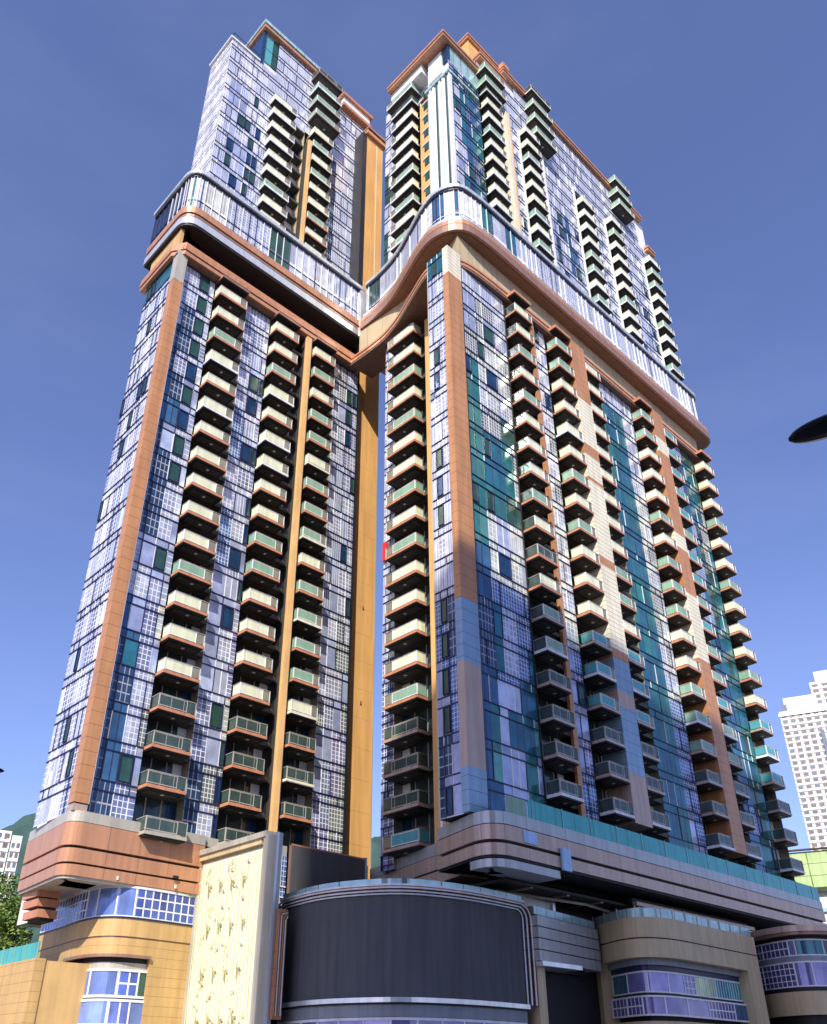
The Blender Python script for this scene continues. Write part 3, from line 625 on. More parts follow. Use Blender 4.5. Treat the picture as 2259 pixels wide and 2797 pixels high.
for a in (65.95, 71.6, 79.5, 84.6, 88.0, 92.8, 99.4):
    mb = MB(); mb.box(a, 43.55, 86, a+.25, 43.79, 122.4, 'white'); mb.build('white_pilaster', RTW)
# fluted corner block (side X = 51.1)
mb = MB()
for i in range(13):
    y0 = 43.86+i*.3; mt = ('white', 'clear_glass', 'white', 'white', 'turquoise_pale', 'white')[i % 6]; mb.box(51.1-(.16 if i % 2 else .0), y0, 85, 51.9, y0+.29, 119.5, mt)
mb.box(51.0, 43.72, 85, 51.6, 43.86, 119.5, 'white'); mb.box(51.1, 47.76, 85, 53, 47.9, 119.5, 'frame_tan'); mb.build('fluted_corner', RTW, 'white fluted corner of the upper block')
mb = MB(); mb.box(52.3, 47.9, 85, 54, 50.6, 121, 'orange_wall')
for j in range(10): mb.box(52.2, 48.5, UL(j)+.2, 52.3, 49.8, UL(j)+1.5, 'window_green'); mb.box(52.1, 48.3, UL(j)+1.6, 52.3, 50.1, UL(j)+1.75, 'white')
mb.build('orange_strip', RTW, 'orange strip with small windows')
mb = MB(); facade(mb, 'S', 52.3, 55.6, 57.8, 85, 127, lambda a, z, h, sb, r: ('LI2', 'GRN', 'STR', 'WHT')[int(h*4)], 80, zb=93.3, cw=(.6, .9)); recess(mb, 'S', 52.3, 50.6, 55.6, 85, 122, 1.1, side='white', zb=93.3)
facade(mb, 'S', 52.3, 48, 55.6, 122, 127, lambda *x: 'WHT', 81, zb=93.3); mb.build('curtain_wall', RTW, 'lilac and green glass beside the upper side balconies')
make_windows(RTW, 30)
# penthouse and roofs
mb = MB(); mb.box(51.3, 44.0, 119.6, 57.3, 47.9, 126.5, 'white'); mb.box(51.1, 43.8, 122.5, 57.35, 43.99, 126.4, 'turquoise_pale'); mb.box(51.05, 43.78, 122.6, 51.5, 44.8, 126.4, 'window_navy'); mb.box(51.0, 45.0, 121.0, 51.3, 47.5, 126.0, 'white'); mb.box(50.8, 43.6, 119.4, 51.5, 48.2, 119.9, 'turquoise_pale'); mb.box(51.3, 43.55, 119.4, 57, 44.1, 119.9, 'turquoise_pale')
mb.box(50.4, 48.3, 124.6, 54, 54.6, 126.5, 'white'); mb.box(57.4, 44.1, 122, 63, 57.8, 130.4, 'white'); mb.prism([(58.6, 46), (70, 46), (70, 60), (58.6, 60)], 128, 140.5, 'orange_wall'); mb.box(63, 44.1, 122, 103, 57.8, 134.2, 'white_wall'); mb.build('penthouse', RTW, 'orange plant room and white rooftop storeys')
def cor(x0, x1, y0, z, y1=57.9):
    mb = MB()
    mb.box(x0, y0, z, x1, y1, z+.45, 'copper_band'); mb.box(x0+.1, y0+.12, z+.45, x1, y1, z+.58, 'dark'); mb.box(x0-.1, y0-.12, z+.58, x1+.1, y1, z+1.05, 'copper_band'); mb.build('roof_cornice', RTW, 'copper roof edge')
cor(49.7, 57.3, 43.3, 126.5, 54.7); cor(57.4, 63.2, 43.0, 130.4); cor(63.4, 101.8, 43.3, 134.2); cor(101.9, 104.2, 43.3, 126.6); cor(58.3, 70.3, 45.7, 140.5, 60.3)
mb = MB(); mb.box(63.2, 43.1, 135.26, 64.6, 44, 136.4, 'slab_edge'); mb.build('roof_upstand', RTW)
B = BalSet()
for k in range(0, 19):
    sh = k < 5
    B.add('S', 49.0, 49.1, FL(k), 4.3, 1.3, ('bronze_grey' if k in (0, 1, 2, 3) else 'slab_edge'), ('clear_glass' if k < 4 and k else 'teal_film' if k == 0 else film(k, 'mix')))
for k in range(1, 19):
    e = 'slab_edge' if k > 6 else ('bronze_grey', 'white', 'bronze_grey', 'frame_tan')[k % 4]
    f1 = lambda b: ('clear_glass' if k < 4 else film(k, 'teal' if k < 7 else b))
    B.add('F', 55.05, 39.3, FL(k), 3.0, 1.5, e, 'clear_glass' if k < 9 and k % 4 == 0 else f1('mix')+'|dark')
    B.add('F', 62.45, 39.3, FL(k), 2.95, 1.5, e if k != 14 else 'white', f1('cream')); B.add('F', 68.2, 39.3, FL(k), 2.95, 1.5, e, f1('cream'))
    B.add('F', 80.1, 39.3, FL(k), 2.85, 1.5, e if k > 7 else e, f1('cream')); B.add('F', 85.6, 39.3, FL(k), 3.0, 1.5, e, f1('teal')); B.add('F', 95.6, 39.3, FL(k), 2.9, 1.5, e, f1('cream'))
for x in (55.05, 62.45, 80.1, 95.6):
    mb = MB(); mb.box(x, 39.2, FL(19)-.55, x+2.9, 40.8, FL(19)-.15, 'slab_edge'); mb.box(x+.15, 39.35, FL(19)-.68, x+2.75, 40.8, FL(19)-.55, 'dark'); mb.build('canopy_slab', RTW)
for j in range(0, 10):
    B.add('S', 51.0, 50.9, UL(j), 4.4, 1.3, 'white', film(j)); e = 'white' if j % 4 else 'cream_tile'
    if j > 0 or 1:
        for x in (57.6, 66.4, 80.0, 88.5, 99.9):
            if x in (80.0,) and j > 8: continue
            B.add('F', x, 42.5, UL(j), 3.4, 1.3, e, film(j))
B.add('S', 50.2, 50.2, 123.4, 5.2, 2.1, 'white', 'green_film')
for z in (122.9, 126.3): B.add('F', 57.0, 42.0, z, 4.6, 1.8, 'cream_tile', 'green_film')
for z in (123.6, 127.2, 130.8, 134.5): B.add('F', 68.6, 42.0, z, 5.0, 1.8, 'cream_tile', 'green_film' if z < 134 else 'clear_glass')
for z in (128.6, 131.8, 135.0): B.add('F', 91.6, 42.0, z, 4.6, 1.8, 'cream_tile', 'green_film')
B.make(RTW)
# base fascia of the right tower
FS = [(51.8, 58), (49.0, 46.6), (48.4, 44.2)]
FR = rounded([(46.9, 45.0), (45.0, 38.3), (98.9, 38.3), (99.2, 46)], [2.6, .6], 8)
mb = MB()
for p, z in ((FS, 0),):
    mb.band(p, -2.5, 0, 15.0, 15.9, 'grey_blue'); mb.band(p, -2.5, .02, 13.9, 14.95, 'bronze_grey'); mb.band(p, -2.5, -.2, 13.75, 13.9, 'dark'); mb.band(p, -2.5, .02, 12.9, 13.75, 'bronze_grey')
mb.band(FR, -2.6, 0, 15.35, 16.2, 'grey_blue'); mb.band(FR, -2.6, -.04, 15.28, 15.35, 'dark'); mb.band(FR, -2.6, .02, 14.25, 15.28, 'bronze_grey'); mb.band(FR, -2.6, -.35, 14.0, 14.25, 'dark'); mb.band(FR, -2.6, .05, 13.2, 14.0, 'bronze_grey')
mb.band(FR, -2.7, -.08, 13.04, 13.19, 'dark'); L2 = [p for p in FR if p[0] < 51.9 and p[1] < 45]  # black plate under the fascia paints the shade below the base
L2 = L2+[(52.6, 38.3)]; mb.band(L2, -2.6, -.2, 12.95, 13.05, 'dark'); mb.band(L2, -2.6, 0, 12.4, 12.95, 'grey_blue')
mb.build('base_fascia', RTW, 'grey and copper banded base with rounded corner')
mb = MB(); mb.box(48.6, 38.2, 14.35, 50.1, 38.27, 15.2, 'blue_panel'); mb.build('blue_panel', RTW)
mb = MB(); mb.box(52.7, 38.0, 13.0, 53.7, 38.2, 14.6, 'blue_panel'); mb.build('blue_panel', RTW)
mb = MB(); mb.prism(offset(FR, -.6)+[(98, 47), (52, 47)], 15.6, 16.0, 'concrete'); mb.prism([(49, 40.5), (98, 40.5), (98, 50), (52, 57), (49, 46.5)], 12.1, 12.3, 'dark')  # black soffit plate stands in for shade under the terrace
for i in range(11): mb.box(52+i*4.4, 40.6, 12.0, 52.3+i*4.4, 46, 12.1, 'bronze')
mb.tube([(51, 43, 12.0), (60, 41.5, 11.9), (72, 43.5, 11.9)], .12, 'frame_tan', 6); mb.build('terrace', RTW)
mb = MB(); mb.box(49.6, 38.42, 16.22, 98.5, 38.47, 17.6, 'turquoise'); mb.box(47.2, 38.5, 16.22, 49.5, 38.56, 17.5, 'green_film')
for i in range(14): mb.box(50+i*3.6, 38.36, 16.22, 50.06+i*3.6, 38.41, 17.66, 'turquoise_pale')
mb.build('terrace_railing', RTW, 'turquoise glass railing along the terrace')
mb = MB(); mb.box(64.4, 40.0, 11.6, 84, 40.4, 12.75, 'dark')
for i in range(2): mb.box(64.4, 39.5+i*.1, 11.7+i*.42, 84.5, 40.0, 12.0+i*.42, 'bronze_grey')
mb.build('louvre', RTW, 'long grey louvre slats under the base')
mb = MB(); mb.box(52.5, 43.5, GZ, 100, 60, 12.2, 'dark'); mb.box(52.8, 42.6, 9.0, 57.2, 43.5, 12.0, 'grey_blue'); mb.box(56.9, 42.4, 9.0, 57.2, 42.6, 12.0, 'white_metal'); mb.build('base_wall', RTW)

# ================================================================== LEFT PODIUM
PL = thing('podium', 'rounded yellow stone podium building with blue windows, below the left tower', 'shopping podium', (34, 66, GZ))
pp = smooth([(29.8, 72.6), (29.5, 68.4), (29.1, 64.3), (29.3, 61.7), (30.4, 60.4), (32.4, 60.15), (36.3, 60.45)], 5)
mb = MB()
def frac_path(path, xa, xb):   # part of the path between two fractions of its length
    ds = [0]
    for i in range(len(path)-1): ds.append(ds[-1]+(Vector(path[i+1])-Vector(path[i])).length)
    T = ds[-1]
    def P(t):
        for i in range(len(path)-1):
            if ds[i+1] >= t: u = (t-ds[i])/max(1e-6, ds[i+1]-ds[i]); q = Vector(path[i]).lerp(Vector(path[i+1]), u); return (q.x, q.y)
        return path[-1]
    pts = [P(xa*T)]+[path[i] for i in range(len(path)) if xa*T < ds[i] < xb*T]+[P(xb*T)]
    return pts, (xb-xa)*T
def plen(path): return sum((Vector(path[i+1])-Vector(path[i])).length for i in range(len(path)-1))
TL_ = plen(pp)
def fr(y=None, x=None):   # fraction of path at a given y (side) or x (front)
    d = 0
    for i in range(len(pp)-1):
        a, b = pp[i], pp[i+1]
        if y is not None and a[1] >= y >= b[1]: return (d+(a[1]-y)/(a[1]-b[1])*(Vector(b)-Vector(a)).length)/TL_
        if x is not None and a[1] < 61.8 and a[0] <= x <= b[0]: return (d+(x-a[0])/(b[0]-a[0])*(Vector(b)-Vector(a)).length)/TL_
        d += (Vector(b)-Vector(a)).length
    return 1
f0, f1 = fr(y=65.6), fr(x=32.9)
A_, _ = frac_path(pp, 0, f0); B_, _ = frac_path(pp, f1, 1); W_, wl = frac_path(pp, f0, f1)
for P_, z0, z1 in ((A_, GZ, 8.55), (B_, GZ, 8.55), (W_, 7.45, 8.55)): mb.band(P_, -1.2, 0, z0, z1, 'stone')
mb.band(pp, -1.2, -.08, 8.55, 8.68, 'bronze'); mb.band(pp, -1.2, 0, 8.68, 9.85, 'stone_plain'); mb.band(pp, -1.2, .06, 9.85, 9.97, 'navy_frame')
mb.band(W_, -1.0, -.02, GZ, 3.0, 'stone')
mb.build('wall', PL, 'yellow stone wall with a rounded corner')
mb = MB(); mb.band(W_, -.1, .22, 7.3, 7.5, 'bronze'); mb.band(W_, -.9, -.3, 7.0, 7.3, 'dark'); mb.band(W_, -.9, -.2, 6.6, 7.0, 'frame_tan'); mb.build('window_hood', PL)
def paneband(parent, path, e, z0, z1, seq, name, rng, mull='white', lab=None, th=.16):
    mb = MB(); T = plen(path); tot = sum(s[1] for s in seq); t = 0
    for kd, wd in seq:
        pts, L_ = frac_path(path, t/tot, min(1, (t+wd)/tot)); a = offset(pts, e)
        cc, frm, pw, ph = KIND[kd]; nx = max(1, round(L_/pw)) if pw < 9 else 1; ny = max(1, round((z1-z0)/ph)) if ph < 9 else 1
        v = 1+rng.uniform(-.12, .12); s0 = 0; Lp = plen(pts)
        for i in range(len(a)-1):
            sl_ = (Vector(pts[i+1])-Vector(pts[i])).length; u0 = s0/Lp*nx; s0 += sl_; u1 = s0/Lp*nx
            if nx == 1: u0 = .2+u0*.79; u1 = .2+u1*.79
            mb.face(((*a[i], z0), (*a[i+1], z0), (*a[i+1], z1), (*a[i], z1)), 'curtain', [(u0, .14), (u1, .14), (u1, ny if ny > 1 else .99), (u0, ny if ny > 1 else .99)], (cc[0]*v, cc[1]*v, cc[2]*v, frm))
        q = a[0]; mb.tube([(q[0], q[1], z0), (q[0], q[1], z1)], .07, mull, 6)
        t += wd
    mb.band(path, e-.2, e+.06, z0-th/2, z0+th/2, mull); mb.band(path, e-.2, e+.06, z1-th/2, z1+th/2, mull)
    return mb.build(name, parent, lab)
rp = random.Random(9)
KIND['BWG'] = ((.10, .16, .52), 1, .62, .72); KIND['BWL'] = ((.20, .29, .66), 1, 9, 9); KIND['BW2'] = ((.16, .22, .58), 1, .8, 1.1); KIND['PUR'] = ((.25, .24, .52), 1, 9, 9); KIND['PUG'] = ((.16, .14, .40), 1, .55, .5); KIND['TQ'] = ((.06, .40, .44), 1, .45, 9); KIND['YG'] = ((.36, .46, .26), .8, .4, 9)
paneband(PL, pp, -.05, 9.97, 12.0, [('BWG', 8.2), ('BWL', 1.3), ('BWL', 1.5), ('BWL', 1.2), ('BWG', 4.6)], 'window', rp, lab='clerestory band of white framed blue panes')
paneband(PL, W_, -.14, 4.85, 6.5, [('GRN', .6), ('BWG', 1.1), ('BWL', 1.6), ('BWL', 1.8), ('BWG', 1.3), ('GRN', .5)], 'window', rp, lab='upper row of the bay window')
paneband(PL, W_, -.06, 3.1, 4.6, [('BW2', 1.0), ('BWL', 1.6), ('BWL', 1.8), ('BW2', 1.2), ('BWL', .8)], 'window', rp, lab='lower row of the bay window')
mb = MB(); mb.prism([(31, 62.4), (37, 62.2), (37, 76), (31.2, 76)], GZ, 12.1, 'dark'); mb.band(W_, -.9, -.1, 4.66, 4.8, 'dark'); mb.build('core', PL)
# terrace retaining wall to the left
RW = thing('retaining_wall', 'low yellow stone wall at the left edge, topped by a green glass railing', 'wall', (25.7, 70, GZ))
mb = MB(); mb.box(25.5, 62.0, GZ, 26.2, 90, 7.0, 'stone'); mb.box(26.2, 62.1, GZ, 29.6, 63.0, 6.9, 'stone_plain'); mb.build('wall', RW)
mb = MB(); mb.box(25.8, 62.6, 7.0, 25.86, 90, 8.1, 'turquoise')
for i in range(14): mb.box(25.74, 62.6+i*2, 7.0, 25.8, 62.66+i*2, 8.15, 'green_film')
mb.build('glass_railing', RW)
# ================================================================== FEATURE WALL
FWL = thing('feature_wall', 'tall cream panel wall with rows of small bird marks in a grey metal frame', 'feature wall', (36.4, 56, GZ))
mb = MB(); mb.box(36.5, 51.9, GZ, 37.1, 60.75, 14.7, 'frame_tan'); mb.build('core', FWL)
mb = MB(); mb.box(36.42, 52.2, GZ, 36.5, 60.2, 14.4, 'panel_cream')
for i in range(20): mb.box(36.36, 52.25+i*.42, GZ, 36.42, 52.42+i*.42, 14.3-(i % 3)*.12-(.2 if i % 2 else 0), 'panel_cream')
mb.build('cream_panel', FWL, 'pale ribbed panel with bird marks')
mb = MB()
for (z, sh) in ((12.55, 0), (9.6, .35), (6.5, .2), (3.5, .1)):
    for i in range(4):
        y = 58.8-i*1.5-sh; zz = z+(.0 if i % 2 else -.08)
        mb.box(36.22, y-.035, zz-.6, 36.29, y+.035, zz+.1, 'panel_mark'); mb.box(36.21, y-.36, zz, 36.29, y+.06, zz+.08, 'panel_mark'); mb.tube([(36.25, y+.02, zz+.05), (36.25, y+.16, zz+.42)], .04, 'panel_mark', 5); mb.tube([(36.25, y-.05, zz+.02), (36.25, y-.28, zz-.28)], .03, 'panel_mark', 5)
mb.build('bird_marks', FWL)
mb = MB()
for (y, z) in ((54.2, 11.2), (56.8, 10.9), (54.0, 8.1), (57.0, 8.0), (54.5, 5.1), (57.4, 4.9), (55.9, 13.4), (53.9, 13.7), (56.9, 12.0)): mb.box(36.22, y-.22, z-.035, 36.29, y+.12, z+.035, 'panel_pink')
rt_ = random.Random(2)
for i in range(22):
    y = rt_.uniform(53.2, 59.6); z = rt_.uniform(3, 13.4); mb.tube([(36.25, y, z), (36.25, y-rt_.uniform(.4, .9), z-rt_.uniform(-1.2, 1.2))], .035, 'panel_twig', 5)
mb.build('twig_marks', FWL)
mb = MB(); mb.box(36.0, 51.2, GZ, 36.6, 51.5, 15.1, 'frame_tan'); mb.box(36.1, 51.5, GZ, 36.6, 51.9, 15.0, 'frame_tan'); mb.box(36.2, 60.3, GZ, 36.6, 60.8, 15.0, 'frame_tan'); mb.box(36.0, 51.5, 15.0, 36.7, 60.85, 15.4, 'frame_tan'); mb.box(36.15, 52.2, 14.6, 36.6, 60.3, 15.0, 'stone_grey'); mb.box(36.6, 51.0, GZ, 37.15, 51.9, 15.3, 'grey_blue'); mb.box(36.62, 50.94, GZ, 36.8, 51.0, 15.3, 'white_metal'); mb.build('metal_frame', FWL)
# ================================================================== LOBBY BLOCK + SCREENS
LB = thing('podium', 'dark linking podium block behind the two black screens, with a slim blue window strip', 'shopping podium', (46, 60, GZ))
mb = MB(); mb.box(38.2, 57.6, GZ, 51.2, 61.9, 16.0, 'dark'); mb.box(38.0, 57.3, 15.4, 42.2, 58, 16.2, 'grey_blue'); mb.build('wall', LB)
mb = MB(); facade(mb, 'F', 57.3, 41.2, 42.25, 3, 15.5, lambda a, z, h, sb, r: 'BLG' if h < .6 else 'LIG', 90, line='white', cw=(.5, .6)); mb.box(41.15, 57.25, 3, 41.22, 57.5, 15.6, 'white'); mb.build('window', LB, 'slim strip of small blue panes')
SS = thing('advertising_screen', 'small flat black screen below the orange shaft', 'screen', (46.5, 57, 12))
mb = MB(); mb.box(42.5, 57.0, 11.6, 50.35, 57.25, 16.3, 'screen'); mb.build('display', SS); mb = MB(); mb.box(42.4, 57.02, 11.5, 42.5, 57.28, 16.42, 'bronze'); mb.box(42.4, 57.0, 16.3, 50.45, 57.3, 16.42, 'slab_edge'); mb.box(50.35, 56.98, 11.5, 50.55, 57.28, 16.5, 'blue_panel'); mb.build('frame', SS)
for x, w_ in ((30.35, 3.45), (37.75, 3.25), (43.35, 3.1)):
    mb = MB(); mb.box(x, 59.4, FL(19)-1.0, x+w_, 60.9, FL(19)-.7, 'bronze'); mb.box(x+.1, 59.5, FL(19)-1.12, x+w_-.1, 60.9, FL(19)-1.0, 'dark'); mb.build('canopy_slab', LT)
BS = thing('advertising_screen', 'huge curved black advertising screen in a triple copper frame', 'screen', (43, 45, GZ))
cur = smooth([(39.15, 53.1), (38.65, 48.9), (39.3, 45.8), (41.0, 43.1), (43.6, 41.9), (47.2, 41.4), (51.9, 41.6)], 7)
CL = plen(cur)
def cm_(s, z, e=0.):
    pts, _ = frac_path(cur, max(0, min(.999, s/CL)), 1); 
    a = Vector(pts[0]); b = Vector(pts[1]); d = (b-a).normalized(); n = Vector((d.y, -d.x)); over = s-max(0, min(CL*.999, s))
    q = a+d*over+n*e; return (q.x, q.y, z)
mb = MB(); mb.band(cur, -.6, 0, 4.4, 10.6, 'screen'); mb.build('display', BS)
def rrect(s0, s1, z0, z1, r):
    pts = []
    n = 28
    def arc(cx, cz, a0, a1):
        for k in range(7): a = a0+(a1-a0)*k/6; pts.append((cx+r*math.cos(a), cz+r*math.sin(a)))
    pts.append((s0, z0)); arc(s0+r, z1-r, math.pi, math.pi/2)
    for k in range(1, n): pts.append((s0+r+(s1-s0-2*r)*k/n, z1))
    arc(s1-r, z1-r, math.pi/2, 0); pts.append((s1, z0)); return pts
mb = MB()
for i, (dz, mt, rad, e) in enumerate(((.05, 'white', .055, .10), (.22, 'dark', .09, .04), (.38, 'white', .055, .2), (.48, 'copper_band', .05, .18), (.62, 'dark', .1, .1), (.78, 'white', .055, .3), (.9, 'copper_band', .06, .26), (1.02, 'dark', .07, .16))):
    pts = rrect(.0-dz, CL+dz, 4.35, 10.55+dz*.5, .6+dz*.6); mb.tube([cm_(s, z, e) for s, z in pts], rad, mt, 6)
mb.band(cur, -.6, .02, 10.6, 11.05, 'bronze'); 
for i, (x, mt) in enumerate(((37.04, 'copper_band'), (37.22, 'white'), (37.42, 'copper_band'), (37.6, 'white'))): mb.tube([(x, 50.66, 3.5), (x, 50.66, 9.7-.1*i), (x+.1, 50.66, 9.9-.12*i), (37.75, 50.66, 10.0-.12*i)], .045, mt, 6)
mb.build('frame', BS, 'triple copper and white rounded frame')
mb = MB(); mb.band(cur, -.6, .3, 4.1, 4.38, 'white_metal'); mb.band(cur, -.6, .12, 4.0, 4.1, 'dark'); mb.band(cur, -1, .0, 3.3, 4.0, 'block_grey')
mb.build('sill', BS); mb = MB(); mb.band(cur, -.5, .35, 11.06, 11.18, 'white'); mb.build('coping', BS); mb = MB(); mb.band(cur, -.2, .1, 11.2, 11.55, 'turquoise_pale'); mb.build('glass_railing', BS)
paneband(BS, cur, -.1, 1.6, 3.2, [('BWG', 1.0)]+[('PUR', 1.2)]*10+[('PUG', 2)], 'window', rp, lab='row of lilac panes under the screen')
mb = MB(); mb.prism([(39.8, 54.2)]+[tuple(p) for p in offset(cur, -.62)]+[(53.0, 43), (53, 57), (39.8, 57)], GZ, 11.02, 'dark')
mb.box(53.0, 41.35, GZ, 53.9, 44, 11.0, 'stone_grey'); mb.box(37.0, 50.72, 3.3, 37.75, 50.98, 10.1, 'copper'); mb.build('mount', BS)

# ================================================================== RIGHT PODIUM BAYS
PR = thing('podium', 'beige rounded podium bay with purple and turquoise windows, in shade under the right tower', 'shopping podium', (69, 42, GZ))
pr = smooth([(65.2, 47), (62.6, 42), (61.4, 39.2), (61.9, 37.5), (64.2, 36.7), (68, 36.7), (78.6, 37.1)], 5)
pp = pr; TL_ = plen(pp)
def f_at(path, x):
    d = 0; T = plen(path)
    for i in range(len(path)-1):
        a, b = path[i], path[i+1]; l = (Vector(b)-Vector(a)).length
        if a[1] < 38.2 and a[0] <= x <= b[0]: return (d+(x-a[0])/(b[0]-a[0])*l)/T
        d += l
    return 1
fa = .17; fb = f_at(pr, 76.2)
WA, _ = frac_path(pr, fa, fb); A_, _ = frac_path(pr, 0, fa); B_, _ = frac_path(pr, fb, 1)
mb = MB()
for P_, z0, z1 in ((A_, GZ, 9.2), (B_, GZ, 9.2), (WA, 7.9, 9.2), (WA, GZ, 3.6)): mb.band(P_, -1.5, 0, z0, z1, 'stone_grey')
mb.band(pr, -1.5, -.06, 9.2, 9.3, 'dark'); mb.band(pr, -1.5, 0, 9.3, 10.75, 'stone_grey'); mb.build('wall', PR)
mb = MB(); mb.band(WA, -1.4, -.7, 7.45, 7.9, 'block_grey'); mb.band(WA, -1.4, -.95, 7.0, 7.45, 'navy_frame'); mb.build('window_hood', PR); mb = MB(); mb.band(WA, -1.4, -.9, 5.35, 5.55, 'dark'); mb.build('transom', PR)
paneband(PR, WA, -1.0, 5.6, 7.0, [('TEB', 1.3), ('PUR', 1.7), ('PUR', 1.8), ('PUR', 1.4), ('PUG', 1.0), ('YG', 2.0), ('TQ', 2.6)], 'window', rp, lab='upper window row of purple and turquoise panes', th=.12)
paneband(PR, WA, -.75, 4.05, 5.3, [('PUG', 1.2), ('PUG', 1.2), ('PUR', 1.5), ('PUR', 1.6), ('PUR', 1.8), ('PUG', 2.4), ('BLU', 1.2)], 'window', rp, lab='lower window row of purple panes', th=.12)
mb = MB(); mb.prism([(66, 47)]+offset(pr, -1.45)[6:]+[(79, 47)], GZ, 10.6, 'dark', 'concrete'); mb.build('core', PR)
mb = MB(); mb.band(pr, -.3, -.24, 10.76, 11.45, 'turquoise_pale')
for t in range(14): q, _ = frac_path(pr, t/14, 1); q = offset(q, -.2)[0]; mb.tube([(q[0], q[1], 10.7), (q[0], q[1], 11.6)], .04, 'frame_tan', 5)
mb.build('glass_railing', PR)
CN = thing('canopy', 'blue grey slatted canopy block between the curved screen and the beige bay', 'canopy', (55, 40, GZ))
mb = MB(); cpth = [(52.9, 40.9), (62.3, 42.2)]
for i in range(4): mb.band(cpth, -2, 0, 7.25+i*.78, 7.25+i*.78+.7, 'grey_blue'); mb.band(cpth, -2, -.15, 7.25+i*.78+.7, 7.25+i*.78+.78, 'dark')
mb.build('fascia', CN); mb = MB(); mb.box(52.9, 40.7, 6.9, 57.6, 42.9, 7.2, 'white_metal'); mb.box(52.95, 42.9, 6.9, 61, 44, 7.24, 'dark'); mb.build('lip', CN); mb = MB(); mb.band(cpth, -.3, -.24, 10.4, 10.95, 'turquoise_pale'); mb.build('glass_railing', CN)
FRB = thing('podium', 'curved grey podium bay at the right edge with two rows of purple panes', 'shopping podium', (88, 38, GZ))
fr_ = smooth([(84.5, 43), (82.4, 39.7), (80.9, 37), (80.3, 34.9), (80.9, 33.3), (83, 32.1), (88, 31.6), (100, 31.6)], 5)
mb = MB(); mb.band(fr_, -3, .35, 11.1, 11.6, 'bronze_grey'); mb.band(fr_, -3, .2, 10.85, 11.1, 'bronze'); mb.band(fr_, -2, -.6, 10.5, 10.85, 'dark'); mb.band(fr_, -2, -.35, 8.75, 9.2, 'block_grey'); mb.band(fr_, -2, -.2, 6.4, 6.75, 'dark'); mb.band(fr_, -2, 0, 4.6, 6.4, 'stone_grey'); mb.band(fr_, -2, -.5, 3.6, 4.6, 'dark'); mb.band(fr_, -2, 0, GZ, 3.6, 'stone_grey'); mb.build('wall', FRB)
paneband(FRB, fr_, -.5, 9.25, 10.5, [('PUG', 4), ('PUG', 2.5), ('PUR', .6), ('TEB', 2.2), ('GRN', 1.2), ('PUG', 3), ('PUG', 9)], 'window', rp, th=.12, lab='upper row of small purple panes')
paneband(FRB, fr_, -.3, 6.8, 8.7, [('PUG', 4), ('PUG', 3), ('PUR', 1.3), ('PUR', 1.5), ('PUR', 1.5), ('PUG', 3), ('PUG', 9)], 'window', rp, th=.12, lab='lower row of larger purple panes')
mb = MB(); mb.prism(offset(fr_, -1.9)+[(100, 44)], GZ, 11.0, 'dark', 'concrete'); mb.build('core', FRB)

# ================================================================== BACKGROUND
def local(o, ang): o.rotation_euler = (0, 0, ang)
def far_block(root, x0, x1, y0, y1, z1, fh, cols, mt='white_wall', seed=1, name='wall'):
    rng = random.Random(seed); mb = MB(); mb.box(x0, y0, 0, x1, y1, z1, mt); n = int(z1/fh)
    cw = (x1-x0)/cols
    for k in range(n):
        mb.box(x0+.02, y0-.35, k*fh+fh*.02, x1-.02, y0-.001, k*fh+fh*.36, mt)
        for i in range(cols):
            a = x0+(i+.18)*cw; b = x0+(i+.82)*cw
            mb.box(a, y0-.06, k*fh+fh*.38, b, y0-.002, k*fh+fh*.90, 'far_window' if rng.random() < .75 else 'far_dark')
            if rng.random() < .5: mb.box(a, y0-.5, k*fh+fh*.30, (a+b)/2, y0-.36, k*fh+fh*.5, 'bronze')
    return mb
def put(root, mb, name, lab=None):
    o = bpy.data.objects.new(name, mb.mesh(name)); C.objects.link(o); o.parent = root
    if lab: o['label'] = lab
    return o
ang = math.atan2(158.8, 410.4)-math.pi/2
T1 = thing('residential_tower', 'distant slim white housing tower with rows of small windows, at the right edge', 'housing tower', (410.4, 158.8, GZ)); local(T1, ang)
put(T1, far_block(T1, 0, 21.5, 0, 20, 158, 2.95, 6), 'wall'); m_ = MB(); m_.box(16.0, -.9, 0, 17.8, -.02, 146, 'far_dark'); m_.box(3, 1, 158, 18, 12, 165, 'white_wall'); m_.box(1.5, 0, 158, 4, 6, 161.5, 'far_dark'); m_.box(-.6, -.6, 155.4, 22, 0, 157, 'white_wall'); put(T1, m_, 'service_core')
T2 = thing('residential_tower', 'taller distant white housing tower cut off by the right edge of the picture', 'housing tower', (419.6, 144.6, GZ)); local(T2, ang)
put(T2, far_block(T2, 0, 40, 0, 20, 172, 2.95, 9, seed=2), 'wall'); m_ = MB(); m_.box(3, 2, 172, 30, 14, 178, 'white_wall'); put(T2, m_, 'roof_block')
for i, (x, y, h, wd) in enumerate(((81.1, 289.7, 69.5, 21.0), (101.2, 282.6, 68, 3.0))):
    t = thing('residential_tower', ('pale low housing block seen at the left edge above the trees', 'narrow pale block right beside the low housing block at the left edge')[i], 'housing block', (x, y, GZ)); local(t, math.atan2(y, x)-math.pi/2)
    put(t, far_block(t, 0, wd, 0, 15, h, 3, max(2, int(wd/2.2)), seed=5+i), 'wall')
